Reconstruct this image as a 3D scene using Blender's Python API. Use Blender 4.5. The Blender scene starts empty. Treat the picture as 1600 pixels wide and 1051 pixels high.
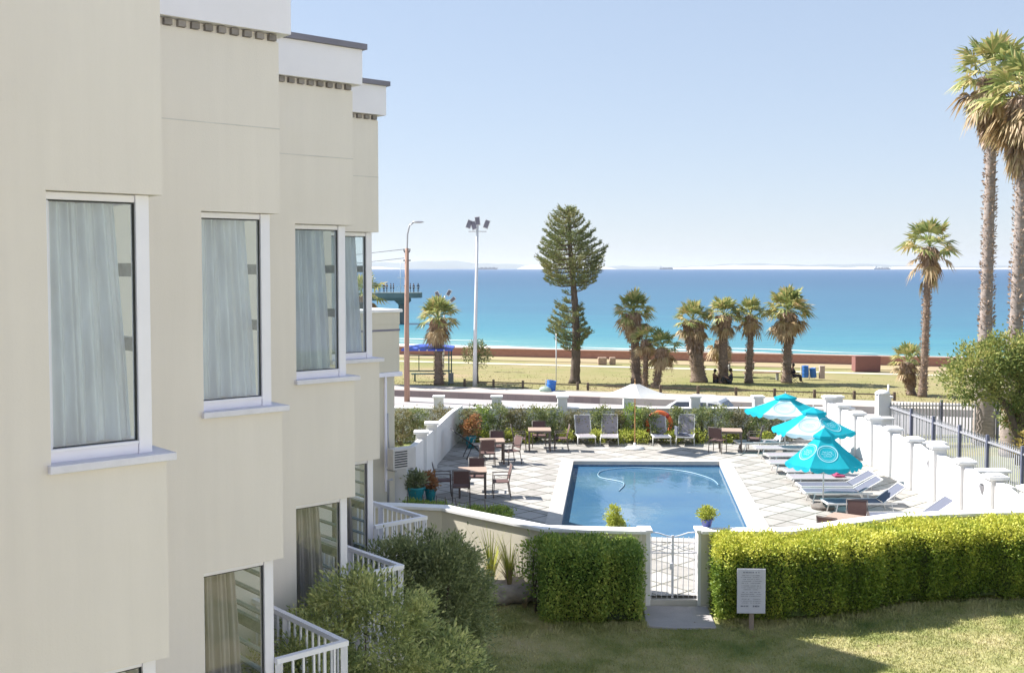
import bpy, math, random
import numpy as np
from mathutils import Vector, Matrix

# ------------------------------------------------------------------ camera, light, sky
scene = bpy.context.scene
F, TANP, PPV, EYE = 1700.0, 0.046, 497.2, 6.4
cam = bpy.data.cameras.new("camera")
camo = bpy.data.objects.new("camera", cam)
scene.collection.objects.link(camo)
camo.location = (0, 0, EYE)
camo.rotation_euler = (math.pi/2 - math.atan(TANP), 0, 0)
cam.sensor_width = 36
cam.lens = 36*F/1600
cam.shift_y = -(525.5-PPV)/1600
cam.clip_start = 0.1
cam.clip_end = 60000
scene.camera = camo

SUN_H = (-0.925, 0.380)
SUN_EL = math.radians(45)
world = bpy.data.worlds.new("World"); scene.world = world
world.use_nodes = True
wn = world.node_tree
for n in list(wn.nodes): wn.nodes.remove(n)
wo = wn.nodes.new('ShaderNodeOutputWorld'); bg = wn.nodes.new('ShaderNodeBackground')
sky = wn.nodes.new('ShaderNodeTexSky'); sky.sky_type = 'NISHITA'
sky.sun_disc = False
sky.sun_elevation = SUN_EL
sky.sun_rotation = math.atan2(SUN_H[0], SUN_H[1])
sky.air_density = 1.0; sky.dust_density = 0.0; sky.ozone_density = 1.0; sky.altitude = 0
bg.inputs['Strength'].default_value = 0.15
gm = wn.nodes.new('ShaderNodeGamma'); gm.inputs[1].default_value = 0.36
tn = wn.nodes.new('ShaderNodeMixRGB'); tn.blend_type = 'MULTIPLY'; tn.inputs[0].default_value = 1; tn.inputs[2].default_value = (.97, 1.06, 1.24, 1)
wn.links.new(sky.outputs[0], gm.inputs[0]); wn.links.new(gm.outputs[0], tn.inputs[1])
wn.links.new(tn.outputs[0], bg.inputs[0]); wn.links.new(bg.outputs[0], wo.inputs[0])
sl = bpy.data.lights.new("sun", 'SUN'); sl.energy = 4.3; sl.angle = math.radians(0.53); sl.color = (1.0, 0.96, 0.90)
so = bpy.data.objects.new("sun", sl); scene.collection.objects.link(so)
sv = Vector((SUN_H[0]*math.cos(SUN_EL), SUN_H[1]*math.cos(SUN_EL), math.sin(SUN_EL)))
so.rotation_euler = sv.to_track_quat('Z', 'Y').to_euler(); so.location = (0, 0, 40)
scene.view_settings.view_transform = 'Standard'; scene.view_settings.look = 'None'
scene.view_settings.exposure = 1.34; scene.view_settings.gamma = 1

HAZE = 0.000055
# ------------------------------------------------------------------ helpers
R = random.Random(7)
COL = scene.collection
def link(o): COL.objects.link(o); return o

def G(u, v, z=0.0):
    """survey helper: where a sight line meets the level z (used once, to measure the site)"""
    a = (u-800)/F; b = -(v-PPV)/F
    c, s = 1/math.sqrt(1+TANP**2), TANP/math.sqrt(1+TANP**2)
    dy = c + b*s; dz = -s + b*c
    t = (z-EYE)/dz
    return (a*t, dy*t)

def thing(name, label, cat, loc=(0,0,0), rz=0, group=None):
    o = bpy.data.objects.new(name, None); o.empty_display_size = .2; link(o)
    o.location = loc; o.rotation_euler = (0, 0, rz)
    o['label'] = label; o['category'] = cat
    if group: o['group'] = group
    return o
def tag(o, label, cat, group=None):
    o['label'] = label; o['category'] = cat
    if group: o['group'] = group
    return o
def dup(root, loc, rz, label, group=None):
    r = root.copy(); link(r); r.location = loc; r.rotation_euler = (0, 0, rz)
    r['label'] = label
    if group: r['group'] = group
    for ch in list(root.children):
        c = ch.copy(); link(c); c.parent = r
        for g in ch.children:
            d = g.copy(); link(d); d.parent = c
    return r

class MB:
    def __init__(s): s.v = []; s.f = []; s.sm = []
    def add(s, vs, fs, smooth=False):
        b = len(s.v); s.v += [tuple(p) for p in vs]
        for f in fs: s.f.append(tuple(b+i for i in f)); s.sm.append(smooth)
    def box(s, c, d, rz=0):
        cx, cy, cz = c; hx, hy, hz = d[0]/2, d[1]/2, d[2]/2
        co, si = math.cos(rz), math.sin(rz); vs = []
        for z in (-hz, hz):
            for x, y in ((-hx,-hy),(hx,-hy),(hx,hy),(-hx,hy)):
                vs.append((cx+x*co-y*si, cy+x*si+y*co, cz+z))
        s.add(vs, [(3,2,1,0),(4,5,6,7),(0,1,5,4),(1,2,6,5),(2,3,7,6),(3,0,4,7)])
    def prism(s, poly, z0, z1):
        n = len(poly)
        a = sum(poly[i][0]*poly[(i+1)%n][1]-poly[(i+1)%n][0]*poly[i][1] for i in range(n))
        if a < 0: poly = poly[::-1]
        vs = [(p[0],p[1],z0) for p in poly]+[(p[0],p[1],z1) for p in poly]
        s.add(vs, [tuple(range(n-1,-1,-1)), tuple(range(n,2*n))]+[(i,(i+1)%n,n+(i+1)%n,n+i) for i in range(n)])
    def bar(s, a, b, w, h=None, up=(0,0,1)):
        h = h or w; a = Vector(a); b = Vector(b); d = (b-a).normalized()
        u = Vector(up)
        if abs(d.dot(u)) > .95: u = Vector((1,0,0))
        x = d.cross(u).normalized(); y = x.cross(d).normalized(); vs = []
        for p in (a, b):
            for i, j in ((-1,-1),(1,-1),(1,1),(-1,1)): vs.append(p+x*(i*w/2)+y*(j*h/2))
        s.add(vs, [(3,2,1,0),(4,5,6,7),(0,1,5,4),(1,2,6,5),(2,3,7,6),(3,0,4,7)])
    def tube(s, pts, rad, n=8, cap=True, smooth=True):
        pts = [Vector(p) for p in pts]
        if not hasattr(rad, '__len__'): rad = [rad]*len(pts)
        vs = []; prev = None
        for i, p in enumerate(pts):
            d = (pts[min(i+1,len(pts)-1)]-pts[max(i-1,0)]).normalized()
            if prev is None:
                u = Vector((0,0,1)) if abs(d.z) < .9 else Vector((1,0,0))
                x = d.cross(u).normalized()
            else:
                x = (prev - d*prev.dot(d)).normalized()
            prev = x; y = d.cross(x)
            for k in range(n):
                a = 2*math.pi*k/n; vs.append(p+(x*math.cos(a)+y*math.sin(a))*rad[i])
        fs = []
        for i in range(len(pts)-1):
            for k in range(n): fs.append((i*n+k, i*n+(k+1)%n, (i+1)*n+(k+1)%n, (i+1)*n+k))
        s.add(vs, fs, smooth)
        if cap:
            b = len(s.v)-len(vs)
            s.f.append(tuple(b+k for k in range(n-1,-1,-1))); s.sm.append(False)
            s.f.append(tuple(b+(len(pts)-1)*n+k for k in range(n))); s.sm.append(False)
    def lathe(s, prof, n=20, c=(0,0,0), smooth=True):
        vs = []
        for r, z in prof:
            for k in range(n):
                a = 2*math.pi*k/n; vs.append((c[0]+r*math.cos(a), c[1]+r*math.sin(a), c[2]+z))
        fs = [(i*n+k, i*n+(k+1)%n, (i+1)*n+(k+1)%n, (i+1)*n+k) for i in range(len(prof)-1) for k in range(n)]
        s.add(vs, fs, smooth)
    def ell(s, c, r, nu=14, nv=9, jit=0, rnd=R):
        vs = []; fs = []
        for j in range(nv+1):
            t = math.pi*j/nv
            for i in range(nu):
                a = 2*math.pi*i/nu; k = 1+rnd.uniform(-jit, jit)
                vs.append((c[0]+r[0]*k*math.sin(t)*math.cos(a), c[1]+r[1]*k*math.sin(t)*math.sin(a), c[2]-r[2]*k*math.cos(t)))
        for j in range(nv):
            for i in range(nu): fs.append((j*nu+i, j*nu+(i+1)%nu, (j+1)*nu+(i+1)%nu, (j+1)*nu+i))
        s.add(vs, fs, True)
    def strip(s, pts, w, z0, zt):
        """a wall of width w along a plan polyline, top heights zt, base z0"""
        P = [Vector((p[0],p[1])) for p in pts]; n = len(P); vs = []
        if not hasattr(zt,'__len__'): zt = [zt]*n
        if not hasattr(z0,'__len__'): z0 = [z0]*n
        for i in range(n):
            d1 = (P[i]-P[max(i-1,0)]); d2 = (P[min(i+1,n-1)]-P[i])
            if d1.length == 0: d1 = d2
            if d2.length == 0: d2 = d1
            d1 = d1.normalized(); d2 = d2.normalized()
            n1 = Vector((-d1.y,d1.x)); n2 = Vector((-d2.y,d2.x)); m = (n1+n2).normalized()
            k = w/2/max(.4,m.dot(n1))
            a = P[i]+m*k; b = P[i]-m*k
            vs += [(a.x,a.y,z0[i]),(b.x,b.y,z0[i]),(b.x,b.y,zt[i]),(a.x,a.y,zt[i])]
        fs = []
        for i in range(n-1):
            a = i*4; b = a+4
            for k in range(4): fs.append((a+k, a+(k+1)%4, b+(k+1)%4, b+k))
        fs += [(3,2,1,0),(4*n-4,4*n-3,4*n-2,4*n-1)]
        s.add(vs, fs)
    def build(s, name, m, parent=None, world=False, bevel=0, label=None, loc=None, solid=False):
        me = bpy.data.meshes.new(name)
        vs = s.v
        if world and parent is not None:
            L = parent.location
            if parent.parent is not None: L = L + parent.parent.location
            vs = [(p[0]-L[0], p[1]-L[1], p[2]-L[2]) for p in vs]
        if loc is not None:
            vs = [(p[0]-loc[0], p[1]-loc[1], p[2]-loc[2]) for p in vs]
        me.from_pydata(vs, [], s.f); me.polygons.foreach_set('use_smooth', s.sm); me.update()
        me.materials.append(m)
        o = bpy.data.objects.new(name, me); link(o)
        if loc is not None: o.location = loc
        if parent is not None: o.parent = parent
        if bevel:
            b = o.modifiers.new('bevel','BEVEL'); b.width = bevel; b.segments = 2; b.limit_method = 'ANGLE'
        if label: o['label'] = label
        return o

def struct(name, mb, m, **k):
    o = mb.build(name, m, **k); o['kind'] = 'structure'; return o

def leaf_obj(name, P, D, L, W, m, parent=None, rs=None, loc=None):
    """one mesh of many small leaves: base P, direction D, length L, width W"""
    N = len(P); rs = rs or np.random.RandomState(1)
    D = D/np.maximum(np.linalg.norm(D,axis=1,keepdims=True),1e-6)
    q = rs.normal(size=(N,3)); S = np.cross(D,q); S /= np.maximum(np.linalg.norm(S,axis=1,keepdims=True),1e-6)
    L = np.broadcast_to(np.asarray(L,float),(N,))*rs.uniform(.7,1.3,N); W = np.broadcast_to(np.asarray(W,float),(N,))*rs.uniform(.7,1.3,N)
    A = P; B = P+D*(L*.5)[:,None]+S*(W*.5)[:,None]; C = P+D*L[:,None]; E = P+D*(L*.5)[:,None]-S*(W*.5)[:,None]
    V = np.stack([A,B,C,E],1).reshape(-1,3)
    if parent is not None and loc is None: V = V-np.array(parent.location)
    if loc is not None: V = V-np.array(loc)
    me = bpy.data.meshes.new(name)
    me.vertices.add(N*4); me.vertices.foreach_set('co', V.astype(np.float32).ravel())
    me.loops.add(N*4); me.loops.foreach_set('vertex_index', np.arange(N*4,dtype=np.int32))
    me.polygons.add(N); me.polygons.foreach_set('loop_start', np.arange(0,N*4,4,dtype=np.int32))
    me.polygons.foreach_set('loop_total', np.full(N,4,dtype=np.int32))
    me.update(calc_edges=True); me.materials.append(m)
    o = bpy.data.objects.new(name, me); link(o)
    if loc is not None: o.location = loc
    if parent is not None: o.parent = parent
    return o

# ------------------------------------------------------------------ materials
def nodes(name):
    m = bpy.data.materials.new(name); m.use_nodes = True; t = m.node_tree
    for n in list(t.nodes): t.nodes.remove(n)
    o = t.nodes.new('ShaderNodeOutputMaterial'); return m, t, o
def nd(t, ty, **k):
    n = t.nodes.new(ty)
    for a, b in k.items():
        if a.startswith('i_'):
            key = a[2:]; key = int(key) if key.isdigit() else key.replace('_',' ')
            n.inputs[key].default_value = b
        else: setattr(n, a, b)
    return n
def ramp(t, stops):
    r = t.nodes.new('ShaderNodeValToRGB'); e = r.color_ramp.elements
    while len(e) < len(stops): e.new(.5)
    for i, (p, c) in enumerate(stops):
        e[i].position = p; e[i].color = (c[0],c[1],c[2],1)
    return r
def c4(c): return (c[0],c[1],c[2],1)
def sc(c, k): return tuple(min(1,x*k) for x in c)

def M(name, col, rough=.8, var=.12, scale=4, bump=0, bscale=40, metal=0, spec=.5, col2=None, stretch=None):
    m, t, o = nodes(name)
    b = nd(t,'ShaderNodeBsdfPrincipled'); b.inputs['Roughness'].default_value = rough
    b.inputs['Metallic'].default_value = metal; b.inputs['Specular IOR Level'].default_value = spec
    tc = nd(t,'ShaderNodeTexCoord'); src = tc.outputs['Object']
    if stretch:
        mp = nd(t,'ShaderNodeMapping'); mp.inputs['Scale'].default_value = stretch
        t.links.new(src, mp.inputs[0]); src = mp.outputs[0]
    n = nd(t,'ShaderNodeTexNoise', i_Scale=scale, i_Detail=6.0, i_Roughness=.6)
    t.links.new(src, n.inputs['Vector'])
    r = ramp(t, [(.3, sc(col,1-var)), (.7, col2 or sc(col,1+var))])
    t.links.new(n.outputs[0], r.inputs[0]); t.links.new(r.outputs[0], b.inputs['Base Color'])
    if bump:
        n2 = nd(t,'ShaderNodeTexNoise', i_Scale=bscale, i_Detail=4.0); t.links.new(src, n2.inputs['Vector'])
        bp = nd(t,'ShaderNodeBump', i_Strength=bump, i_Distance=.02); t.links.new(n2.outputs[0], bp.inputs['Height'])
        t.links.new(bp.outputs[0], b.inputs['Normal'])
    t.links.new(b.outputs[0], o.inputs[0]); return m

def leafM(name, cols, trans=.3, rough=.55, nscale=1.5):
    """leaf: colour differs leaf by leaf and in broad patches"""
    m, t, o = nodes(name)
    g = nd(t,'ShaderNodeNewGeometry'); tc = nd(t,'ShaderNodeTexCoord')
    n = nd(t,'ShaderNodeTexNoise', i_Scale=nscale, i_Detail=3.0); t.links.new(tc.outputs['Object'], n.inputs['Vector'])
    a = nd(t,'ShaderNodeMath', operation='MULTIPLY_ADD'); a.inputs[1].default_value = .55
    t.links.new(g.outputs['Random Per Island'], a.inputs[0])
    mm = nd(t,'ShaderNodeMath', operation='MULTIPLY_ADD'); mm.inputs[1].default_value = 1.3; mm.inputs[2].default_value = -.42
    t.links.new(n.outputs[0], mm.inputs[0]); t.links.new(mm.outputs[0], a.inputs[2])
    k = len(cols); r = ramp(t, [((i+.0)/(k-1), c) for i, c in enumerate(cols)])
    t.links.new(a.outputs[0], r.inputs[0])
    b = nd(t,'ShaderNodeBsdfPrincipled'); b.inputs['Roughness'].default_value = rough; b.inputs['Specular IOR Level'].default_value = .35
    tr = nd(t,'ShaderNodeBsdfTranslucent'); mx = nd(t,'ShaderNodeMixShader'); mx.inputs[0].default_value = trans
    t.links.new(r.outputs[0], b.inputs['Base Color']); t.links.new(r.outputs[0], tr.inputs[0])
    t.links.new(b.outputs[0], mx.inputs[1]); t.links.new(tr.outputs[0], mx.inputs[2]); t.links.new(mx.outputs[0], o.inputs[0])
    return m

def cloth(name, col, trans=.35, var=.06, scale=6, stretch=None):
    m, t, o = nodes(name)
    tc = nd(t,'ShaderNodeTexCoord'); n = nd(t,'ShaderNodeTexNoise', i_Scale=scale, i_Detail=5.0)
    src = tc.outputs['Object']
    if stretch:
        mp = nd(t,'ShaderNodeMapping'); mp.inputs['Scale'].default_value = stretch
        t.links.new(src, mp.inputs[0]); src = mp.outputs[0]
    t.links.new(src, n.inputs['Vector'])
    r = ramp(t, [(.3, sc(col,1-var)), (.7, sc(col,1+var))]); t.links.new(n.outputs[0], r.inputs[0])
    d = nd(t,'ShaderNodeBsdfDiffuse'); tr = nd(t,'ShaderNodeBsdfTranslucent'); mx = nd(t,'ShaderNodeMixShader'); mx.inputs[0].default_value = trans
    t.links.new(r.outputs[0], d.inputs[0]); t.links.new(r.outputs[0], tr.inputs[0])
    t.links.new(d.outputs[0], mx.inputs[1]); t.links.new(tr.outputs[0], mx.inputs[2]); t.links.new(mx.outputs[0], o.inputs[0])
    return m

def glassM(name, tint=(.86,.92,.92), ior=1.5, boost=0.0, rough=.0):
    m, t, o = nodes(name)
    fr = nd(t,'ShaderNodeFresnel'); gg = nd(t,'ShaderNodeNewGeometry')
    io = nd(t,'ShaderNodeMapRange'); io.inputs[3].default_value = ior; io.inputs[4].default_value = 1/ior   # same reflection seen from either side of the pane
    t.links.new(gg.outputs['Backfacing'], io.inputs[0]); t.links.new(io.outputs[0], fr.inputs[0]); ad = nd(t,'ShaderNodeMath', operation='ADD'); ad.use_clamp = True; ad.inputs[1].default_value = boost
    tc = nd(t,'ShaderNodeTexCoord'); n = nd(t,'ShaderNodeTexNoise', i_Scale=1.3, i_Detail=1.0); t.links.new(tc.outputs['Object'], n.inputs['Vector'])
    bp = nd(t,'ShaderNodeBump', i_Strength=.06, i_Distance=.05); t.links.new(n.outputs[0], bp.inputs['Height'])
    tr = nd(t,'ShaderNodeBsdfTransparent'); tr.inputs[0].default_value = c4(tint)
    gl = nd(t,'ShaderNodeBsdfGlossy', i_Roughness=rough); t.links.new(bp.outputs[0], gl.inputs['Normal'])
    mx = nd(t,'ShaderNodeMixShader'); t.links.new(fr.outputs[0], ad.inputs[0]); t.links.new(ad.outputs[0], mx.inputs[0])
    t.links.new(tr.outputs[0], mx.inputs[1]); t.links.new(gl.outputs[0], mx.inputs[2]); t.links.new(mx.outputs[0], o.inputs[0])
    return m

def wallM(name, col, streak=.03):
    """painted render: broad tone shifts, faint vertical weather streaks, fine grain"""
    m, t, o = nodes(name)
    b = nd(t,'ShaderNodeBsdfPrincipled'); b.inputs['Roughness'].default_value = .85; b.inputs['Specular IOR Level'].default_value = .25
    tc = nd(t,'ShaderNodeTexCoord')
    n1 = nd(t,'ShaderNodeTexNoise', i_Scale=.9, i_Detail=5.0); t.links.new(tc.outputs['Object'], n1.inputs['Vector'])
    mp = nd(t,'ShaderNodeMapping'); mp.inputs['Scale'].default_value = (5,5,.35); t.links.new(tc.outputs['Object'], mp.inputs[0])
    n2 = nd(t,'ShaderNodeTexNoise', i_Scale=1.6, i_Detail=6.0, i_Roughness=.65); t.links.new(mp.outputs[0], n2.inputs['Vector'])
    ad = nd(t,'ShaderNodeMath', operation='ADD'); t.links.new(n1.outputs[0], ad.inputs[0]); t.links.new(n2.outputs[0], ad.inputs[1])
    r = ramp(t, [(.35, sc(col,1-streak*1.6)), (.65, sc(col,1+streak*.5))])
    hf = nd(t,'ShaderNodeMath', operation='MULTIPLY'); hf.inputs[1].default_value = .5
    t.links.new(ad.outputs[0], hf.inputs[0]); t.links.new(hf.outputs[0], r.inputs[0]); t.links.new(r.outputs[0], b.inputs['Base Color'])
    n3 = nd(t,'ShaderNodeTexNoise', i_Scale=90.0, i_Detail=3.0); t.links.new(tc.outputs['Object'], n3.inputs['Vector'])
    n4 = nd(t,'ShaderNodeTexNoise', i_Scale=2.2, i_Detail=2.0); t.links.new(tc.outputs['Object'], n4.inputs['Vector'])
    bp = nd(t,'ShaderNodeBump', i_Strength=.25, i_Distance=.004); t.links.new(n3.outputs[0], bp.inputs['Height'])
    bp2 = nd(t,'ShaderNodeBump', i_Strength=.35, i_Distance=.02); t.links.new(n4.outputs[0], bp2.inputs['Height']); t.links.new(bp2.outputs[0], bp.inputs['Normal'])
    t.links.new(bp.outputs[0], b.inputs['Normal']); t.links.new(b.outputs[0], o.inputs[0]); return m

def grassM(name, cols, s1=.35, s2=3.0, fine=60, bump=.5):
    m, t, o = nodes(name)
    b = nd(t,'ShaderNodeBsdfPrincipled'); b.inputs['Roughness'].default_value = .9; b.inputs['Specular IOR Level'].default_value = .15
    tc = nd(t,'ShaderNodeTexCoord')
    ns = []
    for s_, d_ in ((s1,4.0),(s2,5.0),(fine,3.0)):
        n = nd(t,'ShaderNodeTexNoise', i_Scale=s_, i_Detail=d_); t.links.new(tc.outputs['Object'], n.inputs['Vector']); ns.append(n)
    a = nd(t,'ShaderNodeMath', operation='MULTIPLY_ADD'); a.inputs[1].default_value = .5
    a2 = nd(t,'ShaderNodeMath', operation='MULTIPLY_ADD'); a2.inputs[1].default_value = .3
    a3 = nd(t,'ShaderNodeMath', operation='MULTIPLY'); a3.inputs[1].default_value = .2
    t.links.new(ns[2].outputs[0], a3.inputs[0]); t.links.new(ns[1].outputs[0], a2.inputs[0]); t.links.new(a3.outputs[0], a2.inputs[2])
    t.links.new(ns[0].outputs[0], a.inputs[0]); t.links.new(a2.outputs[0], a.inputs[2])
    k = len(cols); r = ramp(t, [(.34+.32*i/(k-1), c) for i, c in enumerate(cols)])
    t.links.new(a.outputs[0], r.inputs[0]); t.links.new(r.outputs[0], b.inputs['Base Color'])
    bp = nd(t,'ShaderNodeBump', i_Strength=bump, i_Distance=.03); t.links.new(ns[2].outputs[0], bp.inputs['Height'])
    t.links.new(bp.outputs[0], b.inputs['Normal']); t.links.new(b.outputs[0], o.inputs[0]); return m

def brickM(name, c1, c2, mortar, scale=3.0, bw=.5, rh=.25):
    m, t, o = nodes(name)
    b = nd(t,'ShaderNodeBsdfPrincipled'); b.inputs['Roughness'].default_value = .9
    tc = nd(t,'ShaderNodeTexCoord'); sx = nd(t,'ShaderNodeSeparateXYZ'); t.links.new(tc.outputs['Object'], sx.inputs[0])
    ad = nd(t,'ShaderNodeMath', operation='ADD'); t.links.new(sx.outputs[0], ad.inputs[0]); t.links.new(sx.outputs[1], ad.inputs[1])
    cx = nd(t,'ShaderNodeCombineXYZ'); t.links.new(ad.outputs[0], cx.inputs[0]); t.links.new(sx.outputs[2], cx.inputs[1])
    br = nd(t,'ShaderNodeTexBrick', i_Scale=scale); br.inputs['Color1'].default_value = c4(c1); br.inputs['Color2'].default_value = c4(c2); br.inputs['Mortar'].default_value = c4(mortar)
    br.inputs['Brick Width'].default_value = bw; br.inputs['Row Height'].default_value = rh; br.inputs['Mortar Size'].default_value = .02
    t.links.new(cx.outputs[0], br.inputs['Vector']); t.links.new(br.outputs[0], b.inputs['Base Color']); t.links.new(b.outputs[0], o.inputs[0]); return m

def deckM():
    m, t, o = nodes("paving_slabs")
    b = nd(t,'ShaderNodeBsdfPrincipled'); b.inputs['Roughness'].default_value = .8; b.inputs['Specular IOR Level'].default_value = .3
    tc = nd(t,'ShaderNodeTexCoord'); mp = nd(t,'ShaderNodeMapping')
    mp.inputs['Rotation'].default_value = (0,0,math.radians(47)); k = 1/.66; mp.inputs['Scale'].default_value = (k,k,k)
    t.links.new(tc.outputs['Object'], mp.inputs[0])
    nz = nd(t,'ShaderNodeTexNoise', i_Scale=1.2, i_Detail=4.0); t.links.new(tc.outputs['Object'], nz.inputs['Vector'])
    wob = nd(t,'ShaderNodeVectorMath', operation='SCALE'); wob.inputs['Scale'].default_value = .09; t.links.new(nz.outputs['Color'], wob.inputs[0])
    va = nd(t,'ShaderNodeVectorMath', operation='ADD'); t.links.new(mp.outputs[0], va.inputs[0]); t.links.new(wob.outputs[0], va.inputs[1])
    fr = nd(t,'ShaderNodeVectorMath', operation='FRACTION'); t.links.new(va.outputs[0], fr.inputs[0])
    fl = nd(t,'ShaderNodeVectorMath', operation='FLOOR'); t.links.new(va.outputs[0], fl.inputs[0])
    sx = nd(t,'ShaderNodeSeparateXYZ'); t.links.new(fr.outputs[0], sx.inputs[0])
    def edge(out):
        a = nd(t,'ShaderNodeMath', operation='SUBTRACT'); a.inputs[1].default_value = .5; t.links.new(out, a.inputs[0])
        c = nd(t,'ShaderNodeMath', operation='ABSOLUTE'); t.links.new(a.outputs[0], c.inputs[0]); return c.outputs[0]
    mx = nd(t,'ShaderNodeMath', operation='MAXIMUM'); t.links.new(edge(sx.outputs[0]), mx.inputs[0]); t.links.new(edge(sx.outputs[1]), mx.inputs[1])
    ln = nd(t,'ShaderNodeMapRange'); ln.inputs[1].default_value = .458; ln.inputs[2].default_value = .475; t.links.new(mx.outputs[0], ln.inputs[0])
    s2 = nd(t,'ShaderNodeSeparateXYZ'); t.links.new(fl.outputs[0], s2.inputs[0]); cx = nd(t,'ShaderNodeCombineXYZ')
    t.links.new(s2.outputs[0], cx.inputs[0]); t.links.new(s2.outputs[1], cx.inputs[1])
    w = nd(t,'ShaderNodeTexWhiteNoise'); t.links.new(cx.outputs[0], w.inputs['Vector'])
    n2 = nd(t,'ShaderNodeTexNoise', i_Scale=5.0, i_Detail=6.0); t.links.new(tc.outputs['Object'], n2.inputs['Vector'])
    av = nd(t,'ShaderNodeMath', operation='MULTIPLY_ADD'); av.inputs[1].default_value = .5; t.links.new(w.outputs[0], av.inputs[0])
    hf = nd(t,'ShaderNodeMath', operation='MULTIPLY'); hf.inputs[1].default_value = .6; t.links.new(n2.outputs[0], hf.inputs[0]); t.links.new(hf.outputs[0], av.inputs[2])
    r = ramp(t, [(.1,(.24,.225,.205)),(.45,(.36,.34,.315)),(.9,(.43,.41,.385))]); t.links.new(av.outputs[0], r.inputs[0])
    r2 = ramp(t, [(.3,(.07,.075,.055)),(.7,(.16,.155,.125))]); t.links.new(n2.outputs[0], r2.inputs[0])
    mc = nd(t,'ShaderNodeMixRGB'); t.links.new(ln.outputs[0], mc.inputs[0]); t.links.new(r.outputs[0], mc.inputs[1]); t.links.new(r2.outputs[0], mc.inputs[2])
    t.links.new(mc.outputs[0], b.inputs['Base Color'])
    bp = nd(t,'ShaderNodeBump', i_Strength=.5, i_Distance=.01); bp.invert = True; t.links.new(ln.outputs[0], bp.inputs['Height']); t.links.new(bp.outputs[0], b.inputs['Normal'])
    t.links.new(b.outputs[0], o.inputs[0]); return m

def seaM():
    m, t, o = nodes("sea_water")
    b = nd(t,'ShaderNodeBsdfPrincipled'); b.inputs['Roughness'].default_value = .35; b.inputs['IOR'].default_value = 1.33
    b.inputs['Specular IOR Level'].default_value = .35
    tc = nd(t,'ShaderNodeTexCoord'); sx = nd(t,'ShaderNodeSeparateXYZ'); t.links.new(tc.outputs['Object'], sx.inputs[0])
    # distance from the shore in metres
    a = nd(t,'ShaderNodeMath', operation='MULTIPLY_ADD'); a.inputs[1].default_value = .45; t.links.new(sx.outputs[0], a.inputs[0]); t.links.new(sx.outputs[1], a.inputs[2])
    c = nd(t,'ShaderNodeMath', operation='SUBTRACT'); c.inputs[1].default_value = 142; t.links.new(a.outputs[0], c.inputs[0])
    mxx = nd(t,'ShaderNodeMath', operation='MAXIMUM'); mxx.inputs[1].default_value = 1; t.links.new(c.outputs[0], mxx.inputs[0])
    lg = nd(t,'ShaderNodeMath', operation='LOGARITHM'); lg.inputs[1].default_value = 10; t.links.new(mxx.outputs[0], lg.inputs[0])
    mp = nd(t,'ShaderNodeMapping'); mp.inputs['Scale'].default_value = (.004,.018,1); t.links.new(tc.outputs['Object'], mp.inputs[0])
    n = nd(t,'ShaderNodeTexNoise', i_Scale=1.0, i_Detail=7.0, i_Roughness=.65); t.links.new(mp.outputs[0], n.inputs['Vector'])
    mp3 = nd(t,'ShaderNodeMapping'); mp3.inputs['Scale'].default_value = (.03,.16,1); t.links.new(tc.outputs['Object'], mp3.inputs[0])
    n3 = nd(t,'ShaderNodeTexNoise', i_Scale=1.0, i_Detail=5.0, i_Roughness=.65); t.links.new(mp3.outputs[0], n3.inputs['Vector'])
    m1 = nd(t,'ShaderNodeMath', operation='MULTIPLY_ADD'); m1.inputs[1].default_value = 1.1; t.links.new(n.outputs[0], m1.inputs[0])
    sb = nd(t,'ShaderNodeMath', operation='SUBTRACT'); sb.inputs[1].default_value = .86; t.links.new(lg.outputs[0], sb.inputs[0]); 
    m3 = nd(t,'ShaderNodeMath', operation='MULTIPLY_ADD'); m3.inputs[1].default_value = .62; t.links.new(n3.outputs[0], m3.inputs[0]); t.links.new(sb.outputs[0], m3.inputs[2])
    t.links.new(m3.outputs[0], m1.inputs[2])
    dv = nd(t,'ShaderNodeMath', operation='DIVIDE'); dv.inputs[1].default_value = 4.0; t.links.new(m1.outputs[0], dv.inputs[0])
    r = ramp(t, SEA); t.links.new(dv.outputs[0], r.inputs[0]); t.links.new(r.outputs[0], b.inputs['Base Color'])
    mp2 = nd(t,'ShaderNodeMapping'); mp2.inputs['Scale'].default_value = (.25,.6,1); t.links.new(tc.outputs['Object'], mp2.inputs[0])
    n2 = nd(t,'ShaderNodeTexNoise', i_Scale=1.0, i_Detail=6.0); t.links.new(mp2.outputs[0], n2.inputs['Vector'])
    bp = nd(t,'ShaderNodeBump', i_Strength=.6, i_Distance=.4); t.links.new(n2.outputs[0], bp.inputs['Height']); t.links.new(bp.outputs[0], b.inputs['Normal'])
    t.links.new(b.outputs[0], o.inputs[0]); return m
SEA = [(.16,(.20,.32,.30)),(.28,(.09,.26,.27)),(.42,(.04,.19,.25)),(.56,(.035,.13,.21)),(.72,(.025,.09,.175)),(1,(.015,.08,.21))]

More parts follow.
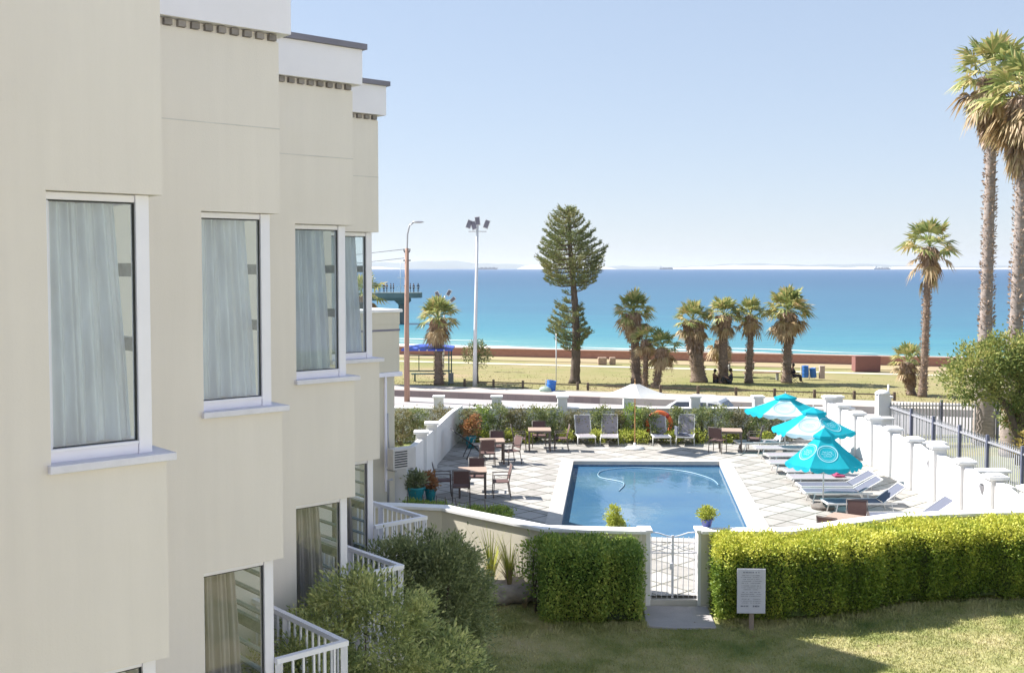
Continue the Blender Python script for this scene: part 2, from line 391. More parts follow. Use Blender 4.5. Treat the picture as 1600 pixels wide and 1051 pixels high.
def poolM():
    """slightly cloudy pool water: part of the light is scattered back, part reaches the basin, the rest mirrors the sky"""
    m, t, o = nodes("pool_water")
    fr = nd(t,'ShaderNodeFresnel', i_IOR=1.38)
    tc = nd(t,'ShaderNodeTexCoord'); mp = nd(t,'ShaderNodeMapping'); mp.inputs['Scale'].default_value = (1.6,1.0,1); t.links.new(tc.outputs['Object'], mp.inputs[0])
    n = nd(t,'ShaderNodeTexNoise', i_Scale=1.7, i_Detail=5.0); t.links.new(mp.outputs[0], n.inputs['Vector'])
    bp = nd(t,'ShaderNodeBump', i_Strength=.32, i_Distance=.03); t.links.new(n.outputs[0], bp.inputs['Height'])
    n2 = nd(t,'ShaderNodeTexNoise', i_Scale=.35, i_Detail=3.0); t.links.new(tc.outputs['Object'], n2.inputs['Vector'])
    r = ramp(t, [(.3,(.04,.14,.28)),(.7,(.10,.215,.30))]); t.links.new(n2.outputs[0], r.inputs[0])
    tr = nd(t,'ShaderNodeBsdfTransparent'); tr.inputs[0].default_value = (.62,.84,.95,1)
    df = nd(t,'ShaderNodeBsdfDiffuse'); t.links.new(r.outputs[0], df.inputs[0])
    m1 = nd(t,'ShaderNodeMixShader'); m1.inputs[0].default_value = .80; t.links.new(tr.outputs[0], m1.inputs[1]); t.links.new(df.outputs[0], m1.inputs[2])
    gl = nd(t,'ShaderNodeBsdfGlossy', i_Roughness=.04); t.links.new(bp.outputs[0], gl.inputs['Normal']); t.links.new(bp.outputs[0], fr.inputs['Normal'])
    mx = nd(t,'ShaderNodeMixShader'); t.links.new(fr.outputs[0], mx.inputs[0]); t.links.new(m1.outputs[0], mx.inputs[1]); t.links.new(gl.outputs[0], mx.inputs[2])
    t.links.new(mx.outputs[0], o.inputs[0]); return m

m_cream = wallM("cream_render", (.80,.738,.69))
m_cream2 = wallM("pale_cream_render", (.66,.61,.50))
m_white = wallM("white_render", (.74,.73,.72), .05)
m_cap = M("coping_paint", (.80,.79,.78), .7, .05, 3, .2, 60)
m_para = M("white_fascia", (.84,.81,.88), .6, .03, 2)
m_trim = M("white_pvc", (.84,.82,.90), .4, .03, 3)
m_sill = M("sill_paint", (.74,.72,.80), .6, .08, 5, .2, 50)
m_slate = M("grey_capping", (.20,.19,.24), .6, .15, 3)
m_dent = M("grey_tile", (.25,.225,.22), .8, .3, 9)
m_joint = M("joint_strip", (.62,.59,.57), .9, .1)  # strip slightly greyer than the cream wall, marking a joint
m_dark = M("dark_rubber", (.03,.033,.035), .6, .1)
m_room = M("room_plaster", (.42,.41,.38), .9, .05)
m_glass = glassM("window_glass", boost=.05)
m_glass2 = glassM("lower_window_glass", (.85,.87,.89), boost=.07)
m_louv = M("obscured_mullion", (.30,.34,.33), .5, .2, 20)
m_louvg = glassM("louvre_glass", (.7,.8,.78), boost=.1)
m_sheer = cloth("sheer_curtain", (.80,.83,.90), .5, .12, 9, (1,1,.25))
m_drape = cloth("brown_curtain", (.48,.44,.44), .25, .15, 9, (1,1,.2))
m_rail = M("white_metal_rail", (.84,.83,.90), .4, .03)
m_deck = deckM()
m_coping = M("pool_coping", (.47,.445,.41), .8, .1, 2.5, .3, 50)
m_basin = M("pool_plaster", (.22,.41,.56), .7, .06, 1.2)
m_pool = poolM()
m_lawn = grassM("lawn_grass", [(.12,.17,.05),(.23,.25,.09),(.38,.35,.17),(.46,.39,.24)], .5, 2.6, 45)
m_blade = grassM("lawn_blades", [(.14,.19,.055),(.28,.30,.10),(.46,.43,.20),(.55,.47,.28)], .5, 2.6, 45, 0)
m_park = grassM("park_grass", [(.17,.19,.06),(.23,.22,.09),(.28,.24,.12),(.34,.25,.16)], .10, .6, 9, .3)
m_road = M("pale_road", (.37,.345,.34), .9, .08, .8, .2, 30)
m_walk = M("concrete_walk", (.45,.405,.36), .9, .1, 1.2, .2, 40)
m_sand = M("beach_sand", (.52,.40,.30), .95, .1, .15, .3, 2)
m_foam = M("surf_foam", (.78,.78,.76), .8, .06, .4)
m_redb = brickM("red_brick_wall", (.45,.22,.16), (.38,.18,.135), (.30,.2,.17))
m_kerbb = brickM("grey_pink_brick", (.24,.19,.185), (.30,.24,.225), (.22,.18,.17), 3, .9, .9)
m_brownb = brickM("brown_brick", (.23,.095,.085), (.20,.085,.075), (.22,.12,.1), 4)
m_sea = seaM()
m_trunk = M("palm_bark", (.21,.155,.12), .95, .4, 3, .9, 14, stretch=(1,1,4))
m_ptrunk2 = M("pale_palm_bark", (.30,.25,.225), .95, .35, 3, .9, 10, stretch=(1,1,5))
m_bark = M("bark", (.13,.10,.08), .95, .35, 5, .8, 12, stretch=(2,2,.6))
m_frond = leafM("palm_fronds", [(0.122,0.179,0.06),(0.244,0.304,0.105),(0.487,0.447,0.18),(0.828,0.59,0.36)], .3)
m_dry = leafM("dry_fronds", [(0.255,0.161,0.085),(0.422,0.295,0.157),(0.573,0.443,0.264),(0.306,0.32,0.107)], .3)
m_thatch = leafM("palm_thatch", [(0.227,0.149,0.096),(0.385,0.271,0.193),(0.525,0.403,0.315)], .1)
m_hedgeL = leafM("dark_hedge_leaf", [(0.1,0.181,0.04),(0.196,0.301,0.062),(0.335,0.422,0.085),(0.557,0.562,0.137)], .25)
m_hedgeR = leafM("sunlit_hedge_leaf", [(0.186,0.257,0.042),(0.409,0.456,0.06),(0.632,0.617,0.108),(0.763,0.722,0.18)], .35)  # top of the right hedge, sunlight put into the leaf colour
m_hedgeRs = leafM("shaded_hedge_leaf", [(0.065,0.125,0.018),(0.143,0.225,0.03),(0.26,0.338,0.048),(0.468,0.475,0.084)], .3)  # sides of the same hedge, their shade painted as darker green
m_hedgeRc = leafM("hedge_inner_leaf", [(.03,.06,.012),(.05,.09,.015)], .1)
m_bush = leafM("olive_shrub_leaf", [(0.158,0.22,0.088),(0.298,0.354,0.141),(0.492,0.524,0.211),(0.735,0.707,0.332)], .3, nscale=4.5)
m_bush1 = leafM("grey_shrub_leaf", [(0.105,0.143,0.063),(0.188,0.225,0.099),(0.3,0.338,0.158),(0.435,0.45,0.24)], .3, nscale=4.5)
m_shrub = leafM("shrub_leaf", [(0.1,0.135,0.058),(0.17,0.218,0.086),(0.28,0.302,0.106),(0.4,0.333,0.163)], .3)
m_shrubo = leafM("rusty_shrub_leaf", [(0.095,0.124,0.062),(0.208,0.19,0.092),(0.283,0.249,0.139),(0.132,0.219,0.077)], .3)
m_lime = leafM("lime_ground_leaf", [(0.237,0.309,0.055),(0.455,0.491,0.091),(0.655,0.619,0.146)], .35)
m_tree = leafM("broadleaf", [(0.089,0.14,0.041),(0.177,0.234,0.065),(0.338,0.356,0.106),(0.586,0.505,0.196)], .35, nscale=.8)
m_gold = leafM("golden_leaf", [(.20,.17,.04),(.36,.28,.07),(.48,.36,.11)], .35)
m_pine = leafM("pine_needles", [(0.094,0.142,0.063),(0.158,0.202,0.084),(0.264,0.272,0.105),(0.396,0.331,0.147)], .15, nscale=.5)
m_orange = leafM("orange_leaf", [(.16,.14,.05),(.36,.17,.07),(.46,.23,.11),(.20,.18,.06)], .35)
m_pale = leafM("variegated_leaf", [(.14,.20,.09),(.30,.33,.17),(.48,.46,.30)], .3)
m_flax = leafM("flax_leaf", [(0.24,0.288,0.048),(0.48,0.504,0.096),(0.6,0.552,0.168)], .35)
m_straw = leafM("straw_leaf", [(.30,.22,.12),(.42,.34,.20)], .3)
m_teal = M("teal_glaze", (.02,.25,.30), .3, .1, 3)
m_bluepot = M("blue_glaze", (.06,.08,.30), .35, .1)
m_stone = M("boulder_stone", (.33,.29,.26), .9, .3, 4, .8, 9)
m_frame = M("dark_bronze_metal", (.11,.085,.075), .5, .1)
m_black = M("black_metal", (.03,.03,.035), .5, .1)
m_woodtop = M("slatted_table_top", (.40,.29,.225), .6, .12, 2, .3, 3, stretch=(1,14,1))
m_wicker = M("brown_sling", (.12,.068,.062), .8, .12, 40, .3, 120)
m_white_m = M("white_aluminium", (.72,.71,.69), .4, .04)
m_sling = M("grey_sling", (.30,.275,.30), .8, .08, 30, .2, 150)
m_slingd = M("navy_grey_sling", (.115,.125,.17), .8, .1, 30, .2, 150)
m_tealc = cloth("teal_canvas", (.03,.46,.56), .45, .10, 2.5)
m_whitec = cloth("white_canvas", (.78,.78,.77), .35, .05, 2.5)
m_glarec = cloth("sun_glare_canvas", (.60,.76,.82), .4, .06, 2.5)  # sun glare on a teal panel, put into a pale canvas colour
m_print = cloth("printed_white", (.42,.72,.78), .3, .05)
m_print2 = cloth("printed_grey_blue", (.35,.55,.62), .3, .05)
m_wood = M("warm_wood", (.50,.26,.10), .6, .15, 4)
m_pole = M("weathered_wood_pole", (.40,.25,.19), .9, .18, 3, .4, 20, stretch=(3,3,.3))
m_steel = M("galvanised_steel", (.42,.42,.45), .45, .1, metal=.3)
m_lamp = M("pale_painted_steel", (.70,.70,.72), .5, .06)
m_concrete = M("grey_concrete", (.30,.30,.29), .9, .15, 1.5, .4, 12)
m_pier = M("pier_concrete", (.16,.20,.19), .9, .2, .4)
m_base = M("umbrella_base_concrete", (.16,.135,.12), .9, .2, 8, .4, 30)
m_blue = M("blue_plastic", (.03,.16,.52), .45, .1)
m_blueroof = M("blue_roof_sheet", (.05,.10,.50), .5, .08)
m_dgreen = M("dark_green_paint", (.06,.12,.12), .6, .1)
m_fencew = M("dark_rail_wood", (.13,.095,.07), .9, .25, 5)
m_pal = M("galvanised_pale", (.36,.37,.40), .5, .12, 3, metal=.2)
m_palpost = M("slate_blue_post", (.13,.14,.20), .5, .1)
m_carw = M("white_car_paint", (.75,.75,.76), .25, .02)
m_carg = M("car_window", (.05,.06,.08), .1, .1)
m_tyre = M("tyre_rubber", (.02,.02,.02), .9, .1)
m_red = M("tail_lamp_red", (.4,.03,.03), .3, .05)
m_skin = M("skin", (.35,.2,.14), .6, .05)
m_shirt = M("dark_shirt", (.03,.035,.06), .9, .1)
m_shirt2 = M("pale_shirt", (.55,.50,.48), .9, .1)
m_trou = M("dark_trousers", (.05,.05,.06), .9, .1)
m_hair = M("dark_hair", (.02,.015,.01), .8, .1)
m_hull = M("ship_hull", (.10,.13,.20), .7, .1)
m_shipw = M("ship_superstructure", (.6,.6,.6), .7, .05)
m_dune = M("distant_dune_sand", (.72,.70,.64), .95, .05, .001)
m_hill = M("distant_land", (.12,.15,.16), .95, .2, .001)
m_signw = M("sign_board_white", (.50,.51,.60), .5, .05, 8)
m_ink = M("sign_ink", (.14,.15,.22), .8, .1)
m_ob = M("lifebuoy_orange", (.75,.15,.04), .5, .08)
m_hose = M("pool_hose", (.28,.42,.52), .4, .05)
m_acw = M("ac_casing", (.58,.55,.52), .5, .06)

# ------------------------------------------------------------------ ground, street, park, beach, sea
def sheet(name, pts, m, z=None):
    b = MB(); b.add([(p[0],p[1],p[2] if len(p) > 2 else z) for p in pts], [tuple(range(len(pts)))])
    return struct(name, b, m)
def skew(c0, z0, c1, z1, e=160, k=.3):
    return [(-e,c0+k*e,z0),(e,c0-k*e,z0),(e,c1-k*e,z1),(-e,c1+k*e,z1)]
b = MB(); b.strip([(-60,56.4+18),(2.2,56.4-.66),(4.5,56.4-1.35)], .35, -.5, -.12)
low = tag(b.build('kerb_wall', m_kerbb, bevel=.01, loc=(-10,59,-.45)), 'low pinkish grey brick retaining wall along the far side of the road', 'retaining wall')
b = MB(); b.strip([(4.5,56.4-1.35),(60,56.4-18)], .35, -.5, -.12); struct('kerb', b, m_walk)
sheet('pavement', skew(56.4,-.135,59.0,-.135), m_walk)
sheet('park_lawn', skew(59.0,-.14,88,-.62), m_park)
b = MB()
for c, w, z in ((76.8,1.3,-.415),):
    b.add(skew(c,z,c+w,z-.016), [(0,1,2,3)])
struct('park_path', b, M("yellow_path", (.56,.50,.36), .9, .08, .4))
b = MB(); b.add(skew(81.2,-.48,86,-.57), [(0,1,2,3)]); struct('bare_ground', b, M("bare_soil", (.40,.29,.19), .95, .15, .25, .3, 2, col2=(.36,.31,.15)))
# promenade wall of red brick
rw = thing('promenade_wall', 'long low red brick wall between the park and the beach', 'wall', (0,85.6,-.6))
b = MB(); b.strip([(-160,85.6+.27*160),(160,85.6-.27*160)], .4, -1.6, .02); b.build('brickwork', m_redb, rw, world=True)
b = MB(); b.strip([(-160,85.6+.27*160),(160,85.6-.27*160)], .55, .022, .1); b.build('coping', M("pinkish_coping", (.52,.36,.30), .9, .1), rw, world=True)
sheet('beach', [(-160,85.6+43.2,-1.2),(160,85.6-43.2,-1.2),(160,80,-4.6),(-160,80+144,-4.6)], m_sand)
sheet('sea', [(-30000,60,-4.2),(30000,60,-4.2),(30000,32000,-4.2),(-30000,32000,-4.2)], m_sea)
def shore(X): return 143.7-.45*X
b = MB(); n = 220; vs = []; rr = random.Random(3)
for i in range(n):
    X = -140+i*1.3; w = math.sin(i*.31)*.8+math.sin(i*.83+1)*.5+rr.uniform(-.3,.3)
    vs += [(X,shore(X)-1.4+w*.4,-4.17),(X,shore(X)+2.3+w,-4.17)]
b.add(vs, [(2*i,2*i+2,2*i+3,2*i+1) for i in range(n-1)])
for off, wid in ((6,.55),(11.5,.4)):
    vs = []
    for i in range(n):
        X = -140+i*1.3; w = math.sin(i*.21+off)*1.0+math.sin(i*.67)*.4
        th = max(.02, wid*(math.sin(i*.17+off*2)+.35)+rr.uniform(-.1,.1))
        vs += [(X,shore(X)+off+w,-4.165),(X,shore(X)+off+w+th*2,-4.165)]
    b.add(vs, [(2*i,2*i+2,2*i+3,2*i+1) for i in range(n-1)])
struct('surf', b, m_foam)
# far coast: low land with pale dunes, ten and more kilometres away
def ridge(name, X0, X1, Y, hs, m, seed, step=90, depth=900, pw=1.0):
    rr = random.Random(seed); b = MB(); vs = []; n = int((X1-X0)/step)
    ph = [rr.uniform(0,6) for _ in range(5)]
    for i in range(n+1):
        X = X0+i*(X1-X0)/n; t = i/n; e = min(1,t*6,(1-t)*6)
        h = hs*(.55+.25*math.sin(X*.0011+ph[0])+.15*math.sin(X*.0031+ph[1])+.08*math.sin(X*.011+ph[2])+rr.uniform(-.03,.03))
        h = max(.5,h*e**pw)
        vs += [(X,Y,-4.3),(X,Y+depth*.45,-4.2+h*.8),(X,Y+depth,-4.2+h),(X,Y+depth*2.2,-4.3)]
    b.add(vs, [(4*i+k,4*i+4+k,4*i+5+k,4*i+1+k) for i in range(n) for k in range(3)], True)
    return struct(name, b, m)
ridge('far_hills', -12000, 2200, 15500, 150, m_hill, 5, 160, 1500)
ridge('far_hills', -3000, 12000, 16500, 105, m_hill, 9, 160, 1500)
ridge('far_dunes', -3600, -1400, 12500, 62, m_dune, 2, pw=.5)
ridge('far_dunes', 60, 1250, 12500, 58, m_dune, 4, pw=.5)
ridge('far_dunes', 1900, 7800, 12800, 50, m_dune, 6, pw=.4)
# ------------------------------------------------------------------ the hotel
D1 = Vector((.752,.659)); D2 = Vector((-.659,.752))
C = [Vector(p) for p in ((-2.40,4.40),(-2.165,6.77),(-1.935,9.11),(-1.685,11.59),(-1.70,13.9))]
hotel = thing('hotel_building', 'cream hotel with stepped bays, tall corner windows and white fascias on the left', 'hotel', (-6,8,-.2))
ZT, ZS, ZL, ZF = EYE+.45, EYE-1.15, EYE-2.45, EYE-4.30
def q(k, a, bb):   # a along the face from the corner, bb into the building
    p = C[k]+D1*a+D2*bb; return (p.x,p.y)
for k in range(5):
    e = k*.0017; L1, L2 = 2.3, 2.2
    def blk(name, a0, a1, b0, b1, z0, z1, m=m_cream):
        b = MB(); b.prism([q(k,a0,b0),q(k,a1,b0),q(k,a1,b1),q(k,a0,b1)], z0, z1); return b.build(name, m, hotel, world=True)
    w = blk('wall', -L1, 0, 0, L2, ZT+e, EYE+1.86+e)                       # upper box
    b = MB(); k > 1 and b.prism([q(k,-L1,0-.003),q(k,.003,-.003),q(k,.003,L2),q(k,-L1,L2)], EYE+1.15, EYE+1.158); k > 1 and b.build('joint_line', m_joint, hotel, world=True)
    # dentil course and fascia
    blk('fascia', -L1-.1, .075, -.075, L2, EYE+1.925+e, EYE+2.29+e, m_para)
    blk('roof_capping', -L1-.1, .115, -.115, L2, EYE+2.292+e, EYE+2.35+e, m_slate)
    blk('wall', -L1, -.012, .012, L2, EYE+1.862+e, EYE+1.922+e, m_cream)
    b = MB(); t_ = -.03
    while t_ > -1.95:
        p0, p1 = q(k,t_-.035,.014), q(k,t_-.035,-.03)
        b.bar((p0[0],p0[1],EYE+1.892+e),(p1[0],p1[1],EYE+1.892+e), .064, .050)
        t_ -= .112
    b.build('dentil_course', m_dent, hotel, world=True)
    # floor box, lower box, base
    blk('wall', -L1, 0, 0, L2, ZL+e, ZS-.052+e)
    blk('wall', -L1, -.06, .06, L2, -.25, ZF+e, m_cream)
    for (zt, zb, low) in ((ZT, ZS, 0), (ZL, ZF, 1)):
        r = .065; W = .70 if not low else .72
        # solid wall beside and behind the corner window
        blk('wall', -L1, -W, 0.0015, L2, zb-.06 if not low else zb-.01, zt+.01)
        blk('wall', -W-.01, -r-.02, 1.15, L2, zb-.06, zt+.01, m_cream)
        # window: frame, panes, mullions
        wr = bpy.data.objects.new('window', None); link(wr); wr.parent = hotel
        wr.location = (C[k].x-hotel.location.x, C[k].y-hotel.location.y, zb-hotel.location.z)
        o3 = hotel.location+wr.location
        def P(a, bb, z): p = C[k]+D1*a+D2*bb; return (p.x-o3.x, p.y-o3.y, z-o3.z)
        f = MB()
        f.bar(P(-r-.04,r+.04,zb),P(-r-.04,r+.04,zt), .085, .085, up=(D1.x,D1.y,0))          # corner post
        f.bar(P(-r-.083,r+.035,zt-.024),P(-W-.005,r+.035,zt-.024), .055, .045)
        f.bar(P(-r-.083,r+.035,zb+.035),P(-W-.005,r+.035,zb+.035), .055, .07)
        f.bar(P(-r-.083,r+.012,zb+.072),P(-W-.005,r+.012,zb+.072), .03, .02)
        f.bar(P(-W+.015,r+.035,zb+.07),P(-W+.015,r+.035,zt-.05), .04, .055)
        f.bar(P(-r-.035,r+.083,zt-.024),P(-r-.035,1.15,zt-.024), .055, .045)
        f.bar(P(-r-.035,r+.083,zb+.035),P(-r-.035,1.15,zb+.035), .055, .07)
        f.bar(P(-r-.035,1.12,zb+.07),P(-r-.035,1.12,zt-.05), .055, .05)
        f.build('frame', m_trim, wr, bevel=.004)
        g = MB(); 
        for s_ in ((-r-.088,-W+.035),):
            g.add([P(s_[1],r+.03,zb+.082),P(s_[0],r+.03,zb+.082),P(s_[0],r+.03,zt-.047),P(s_[1],r+.03,zt-.047)], [(0,1,2,3)])
        g.build('pane', m_glass2 if low else m_glass, wr)
        g = MB(); g.bar(P(-r-.088,r+.026,zb+.08),P(-r-.088,r+.026,zt-.046), .012, .012); g.bar(P(-r-.088,r+.026,zt-.05),P(-W+.03,r+.026,zt-.05), .012,.012)
        g.bar(P(-r-.088,r+.026,zb+.084),P(-W+.03,r+.026,zb+.084), .010,.010)
        g.build('gasket', m_dark, wr)
        l = MB()
        if not low:
            hs = [zt-.46, zt-.93]
            for h in hs: l.bar(P(-r-.035,r+.085,h),P(-r-.035,1.1,h), .05, .085)
            l.bar(P(-r-.035,.62,zb+.07),P(-r-.035,.62,zt-.05), .045,.04)
        else:
            h = zt-.17
            while h > zb+.1: l.bar(P(-r-.035,r+.085,h),P(-r-.035,1.1,h), .06, .012); h -= .165
            for h in (zt-.62, zt-1.22): l.bar(P(-r-.035,r+.085,h),P(-r-.035,1.1,h), .05, .085)
        l.build('mullion', m_louv, wr)
        g = MB(); g.add([P(-r-.04,r+.09,zb+.082),P(-r-.04,1.1,zb+.082),P(-r-.04,1.1,zt-.047),P(-r-.04,r+.09,zt-.047)], [(0,1,2,3)])
        g.build('pane', m_glass, wr)
        if not low:
            s_ = MB(); s_.prism([q(k,-W-.02,-.045),q(k,.05,-.045),q(k,.05,1.2),q(k,-W-.02,1.2)], zb-.05+e, zb+e-.001)
            s_.v = [(p[0]-o3.x,p[1]-o3.y,p[2]-o3.z) for p in s_.v]
            s_.build('sill', m_sill, wr, bevel=.006)
        # curtains: separate things hanging in the window
        cu = MB(); n = 110; a0, a1 = -W+.02, (-r-.125 if not low else -r-.24); vs = []
        rr = random.Random(k*2+low); ph = [rr.uniform(0,6) for _ in range(3)]
        for i in range(n+1):
            t = i/n; a = a0+(a1-a0)*t
            wv = .030*math.sin(t*29+ph[0])+.018*math.sin(t*53+ph[1])+.016*math.sin(t*12+ph[2])
            if low == 0 and abs(t-.38) < .015: wv += .05
            for z_, kk, sh in ((zb+.085,1.25,.045),(zb+.6,1.0,.02),(zt-.6,.85,-.01),(zt-.055,.7,-.045)):
                pp = C[k]+D1*(a+sh*t)+D2*(r+.125+wv*kk); vs.append((pp.x,pp.y,z_))
        cu.add(vs, [(4*i+j,4*i+4+j,4*i+5+j,4*i+1+j) for i in range(n) for j in range(3)], True)
        if k >= 1:
            wh = ('nearest','second','third','farthest')[k-1]
            lb = (('white sheer curtain in the %s upper corner window of the cream hotel' if not low else 'brown curtain with grey folds in the %s ground floor window of the hotel') % wh)
            tag(cu.build('curtain', m_sheer if not low else m_drape, loc=(C[k].x-.4,C[k].y,zb)), lb, 'curtain', 'sheer curtains upstairs' if not low else 'brown curtains downstairs')
    # balcony in the notch between this bay and the next
    if k in (1,2,3,4):
        a1, b1 = (.62 if k < 4 else .74), 1.72
        sl_ = MB(); sl_.prism([q(k,-.05,.02),q(k,a1+.04,.02),q(k,a1+.04,b1),q(k,-.05,b1)], ZF-.16-e, ZF-.01-e)
        sl_.build('balcony_slab', m_cream, hotel, world=True)
        rl = MB(); zr = EYE-3.33
        def P3(a, bb, z): p = C[k]+D1*a+D2*bb; return (p.x,p.y,z)
        rl.bar(P3(-.06,.04,zr),P3(a1+.03,.04,zr), .055,.045); rl.bar(P3(a1,.07,zr),P3(a1,b1,zr), .055,.045)
        rl.bar(P3(-.03,.04,ZF+.1),P3(a1,.04,ZF+.1), .035,.03); rl.bar(P3(a1,.07,ZF+.1),P3(a1,b1,ZF+.1), .035,.03)
        for a, bb in ((a1,.04),(a1,b1*.62),(-.03,.04)): rl.bar(P3(a,bb,ZF-.01),P3(a,bb,zr-.0235), .055,.055)
        n = 6
        for i in range(1,n): rl.bar(P3(a1*i/n,.04,ZF+.11),P3(a1*i/n,.04,zr-.02), .018,.018, up=(D1.x,D1.y,0))
        for i in range(1,16): rl.bar(P3(a1,.04+i*.108,ZF+.11),P3(a1,.04+i*.108,zr-.02), .018,.018, up=(D1.x,D1.y,0))
        rl.build('balcony_railing', m_rail, hotel, world=True)
# body behind the bays and a taller unseen block added to cast the lawn shadow
b = MB(); b.prism([(-13,1.5),(-4.2,2.2),(-3.7,8.3),(-3.35,13.0),(-3.05,15.0),(-7.8,19.6),(-15,15)], -.25, 8.3); b.build('wall', m_cream, hotel, world=True)
TC = [Vector(p) for p in ((-5.35,23.75),(-3.62,21.9))]
b = MB(); b.prism([tuple(TC[0]),tuple(TC[1]),tuple(TC[1]-D1*5.5),tuple(TC[0]-D1*6.5)], -.25, 10.6); b.build('shadow_block', m_cream, hotel, world=True)
b = MB(); b.prism([(-3.35,23.75),(-3.85,25.4),(-7,25),(-6.5,22.6)], -.25, 3.55); b.build('shadow_annex', m_cream, hotel, world=True)  # unseen low annex added to shade the left part of the garden wall
# the wing across the garden, which the window panes mirror
ow = thing('opposite_wing', 'sunlit cream hotel wing across the garden, seen only mirrored in the corner windows', 'building', (10,-4,-.2))
A0, A1 = Vector((4.5,-12.0)), Vector((17.5,2.6)); dd = (A1-A0).normalized(); nn = Vector((dd.y,-dd.x))
b = MB(); b.prism([tuple(A0),tuple(A1),tuple(A1+nn*8),tuple(A0+nn*8)], -.25, 10.5); b.build('wall', m_white, ow, world=True)
b = MB(); b.prism([tuple(A0-nn*.15-dd*.15),tuple(A1-nn*.15+dd*.15),tuple(A1+nn*8),tuple(A0+nn*8)], 10.502, 10.8); b.build('roof_capping', m_slate, ow, world=True)
for fl_ in (.6,):
    for i in range(5):
        c_ = A0+dd*(2.2+i*3.8); b = MB(); b.prism([tuple(c_-dd*.6-nn*.02),tuple(c_+dd*.6-nn*.02),tuple(c_+dd*.6+nn*.05),tuple(c_-dd*.6+nn*.05)], fl_, fl_+1.4); b.build('window', m_carg, ow, world=True)
# ------------------------------------------------------------------ far wing
wing = thing('hotel_wing', 'low cream building with white parapet behind the hotel, beside the terrace', 'building', (-5,31,-.2))
WC = Vector((-3.18,29.3))
def wq(a, bb): p = WC+D1*a+D2*bb; return (p.x,p.y)
def wb(name, a0, a1, b0, b1, z0, z1, m, bev=0):
    b = MB(); b.prism([wq(a0,b0),wq(a1,b0),wq(a1,b1),wq(a0,b1)], z0, z1); return b.build(name, m, wing, world=True, bevel=bev)
wb('wall', -6, 0, 0, 6, -.25, 4.9, m_cream2)
wb('wall', -6, .10, -.10, 6.1, 3.62, 4.90, m_cream2)
wb('ledge', -6, .16, -.16, 6.1, 3.50, 3.618, m_trim, .01)
wb('joint_line', -6, .115, -.115, 6.1, 4.72, 4.77, m_slate)
wb('parapet', -6, .11, -.11, 6.1, 4.902, 5.22, m_cream2)
wb('parapet_cap', -6, .17, -.17, 6.2, 5.222, 5.30, m_cap, .01)
wb('downpipe', -.34, -.28, -.055, 0, .4, 3.5, m_trim)
ac = thing('air_conditioner', 'cream air conditioner unit on brackets on the far wing wall', 'air conditioner', (-3.05,28.95,1.05), math.atan2(D1.y,D1.x))
b = MB(); b.box((0,-.16,.30),(.74,.28,.56)); b.build('casing', m_acw, ac, bevel=.015)
b = MB()
for i in range(7): b.box((-.12,-.306,.1+i*.066),(.40,.012,.03))
b.build('grille', m_dark, ac)
b = MB(); b.box((-.28,-.1,-.01),(.04,.4,.04)); b.box((.28,-.1,-.01),(.04,.4,.04)); b.tube([(-.3,.0,.55),(-.3,.03,.9),(-.3,.05,1.5)],.02); b.build('bracket', m_steel, ac)
sp = thing('standpipe', 'grey standpipe on a small concrete foot under the air conditioner', 'standpipe', (-3.25,28.3,-.2))
b = MB(); b.tube([(0,0,.1),(0,0,1.05),(.12,0,1.08)],.035); b.build('pipe', m_steel, sp)
b = MB(); b.lathe([(0,0),(.22,0),(.19,.16),(0,.16)],10); b.build('foot', m_concrete, sp)
# ------------------------------------------------------------------ terrace and pool
PO = [(2.04,35.85),(6.86,35.75),(5.72,25.3),(1.12,25.9)]   # far left, far right, near right, near left (water edge)
fl, fr_, nr, nl = [Vector(p) for p in PO]
dl = (nl-fl).normalized(); dr = (nr-fr_).normalized()
# outline of the low wall at the near side (cap line, left to right)
LW = [(-3.9,23.5),(-2.36,23.3),(-1.44,23.1),(-.90,22.6),(.66,21.25),(2.62,21.05)]
LW2 = [(3.68,21.05),(5.42,21.05),(7.9,22.3),(9.7,22.62),(11.5,22.75)]
WLFT = [(-3.06,29.5),(-2.86,31.2),(-2.55,35.0),(-2.2,39.0),(-1.95,41.0)]
cop = [fl+Vector((-.38,.38)), fr_+Vector((.42,.38)), nr+Vector((.48,-.4)), nl+Vector((-.42,-.4))]
outer = [(-3.9,23.5),(-3.2,29.3)]+[(p[0],p[1]) for p in WLFT]+[(12.3,41.0),(11.55,24.7)]+LW2[::-1][1:]+LW[::-1][:-1]
# the deck is a ring round the pool, joined by a slit
b = MB(); vs = [(p[0],p[1],0) for p in outer]; n0 = len(vs)
import bmesh
def ring_mesh(name, outer, inner, z, m, parent=None):
    bm = bmesh.new()
    ov = [bm.verts.new((p[0],p[1],z)) for p in outer]; iv = [bm.verts.new((p[0],p[1],z)) for p in inner]
    es = [bm.edges.new((a,b)) for L in (ov,iv) for a,b in zip(L, L[1:]+L[:1])]
    bmesh.ops.triangle_fill(bm, use_beauty=True, edges=es)
    for f in bm.faces:
        if f.normal.z < 0: f.normal_flip()
    me = bpy.data.meshes.new(name); bm.to_mesh(me); bm.free(); me.materials.append(m)
    o = bpy.data.objects.new(name, me); link(o)
    if parent: o.parent = parent
    return o
hole = [tuple(c_) for c_ in cop]
lw = ring_mesh('lawn', [(-60,-30),(70,-30),(70,43.0),(-60,43.0)], hole, -.2, m_lawn); lw['kind'] = 'structure'
rd = ring_mesh('road', [(-160,104.4),(-160,-40),(160,-40),(160,8.4)], hole, -.45, m_road); rd['kind'] = 'structure'
dk = ring_mesh('terrace', outer, [tuple(p) for p in cop], 0.0, m_deck); dk['kind'] = 'structure'
pool = thing('swimming_pool', 'rectangular blue swimming pool with pale stone coping set in the terrace', 'swimming pool', (0,0,0))
b = MB(); I = [fl,fr_,nr,nl]; O = cop
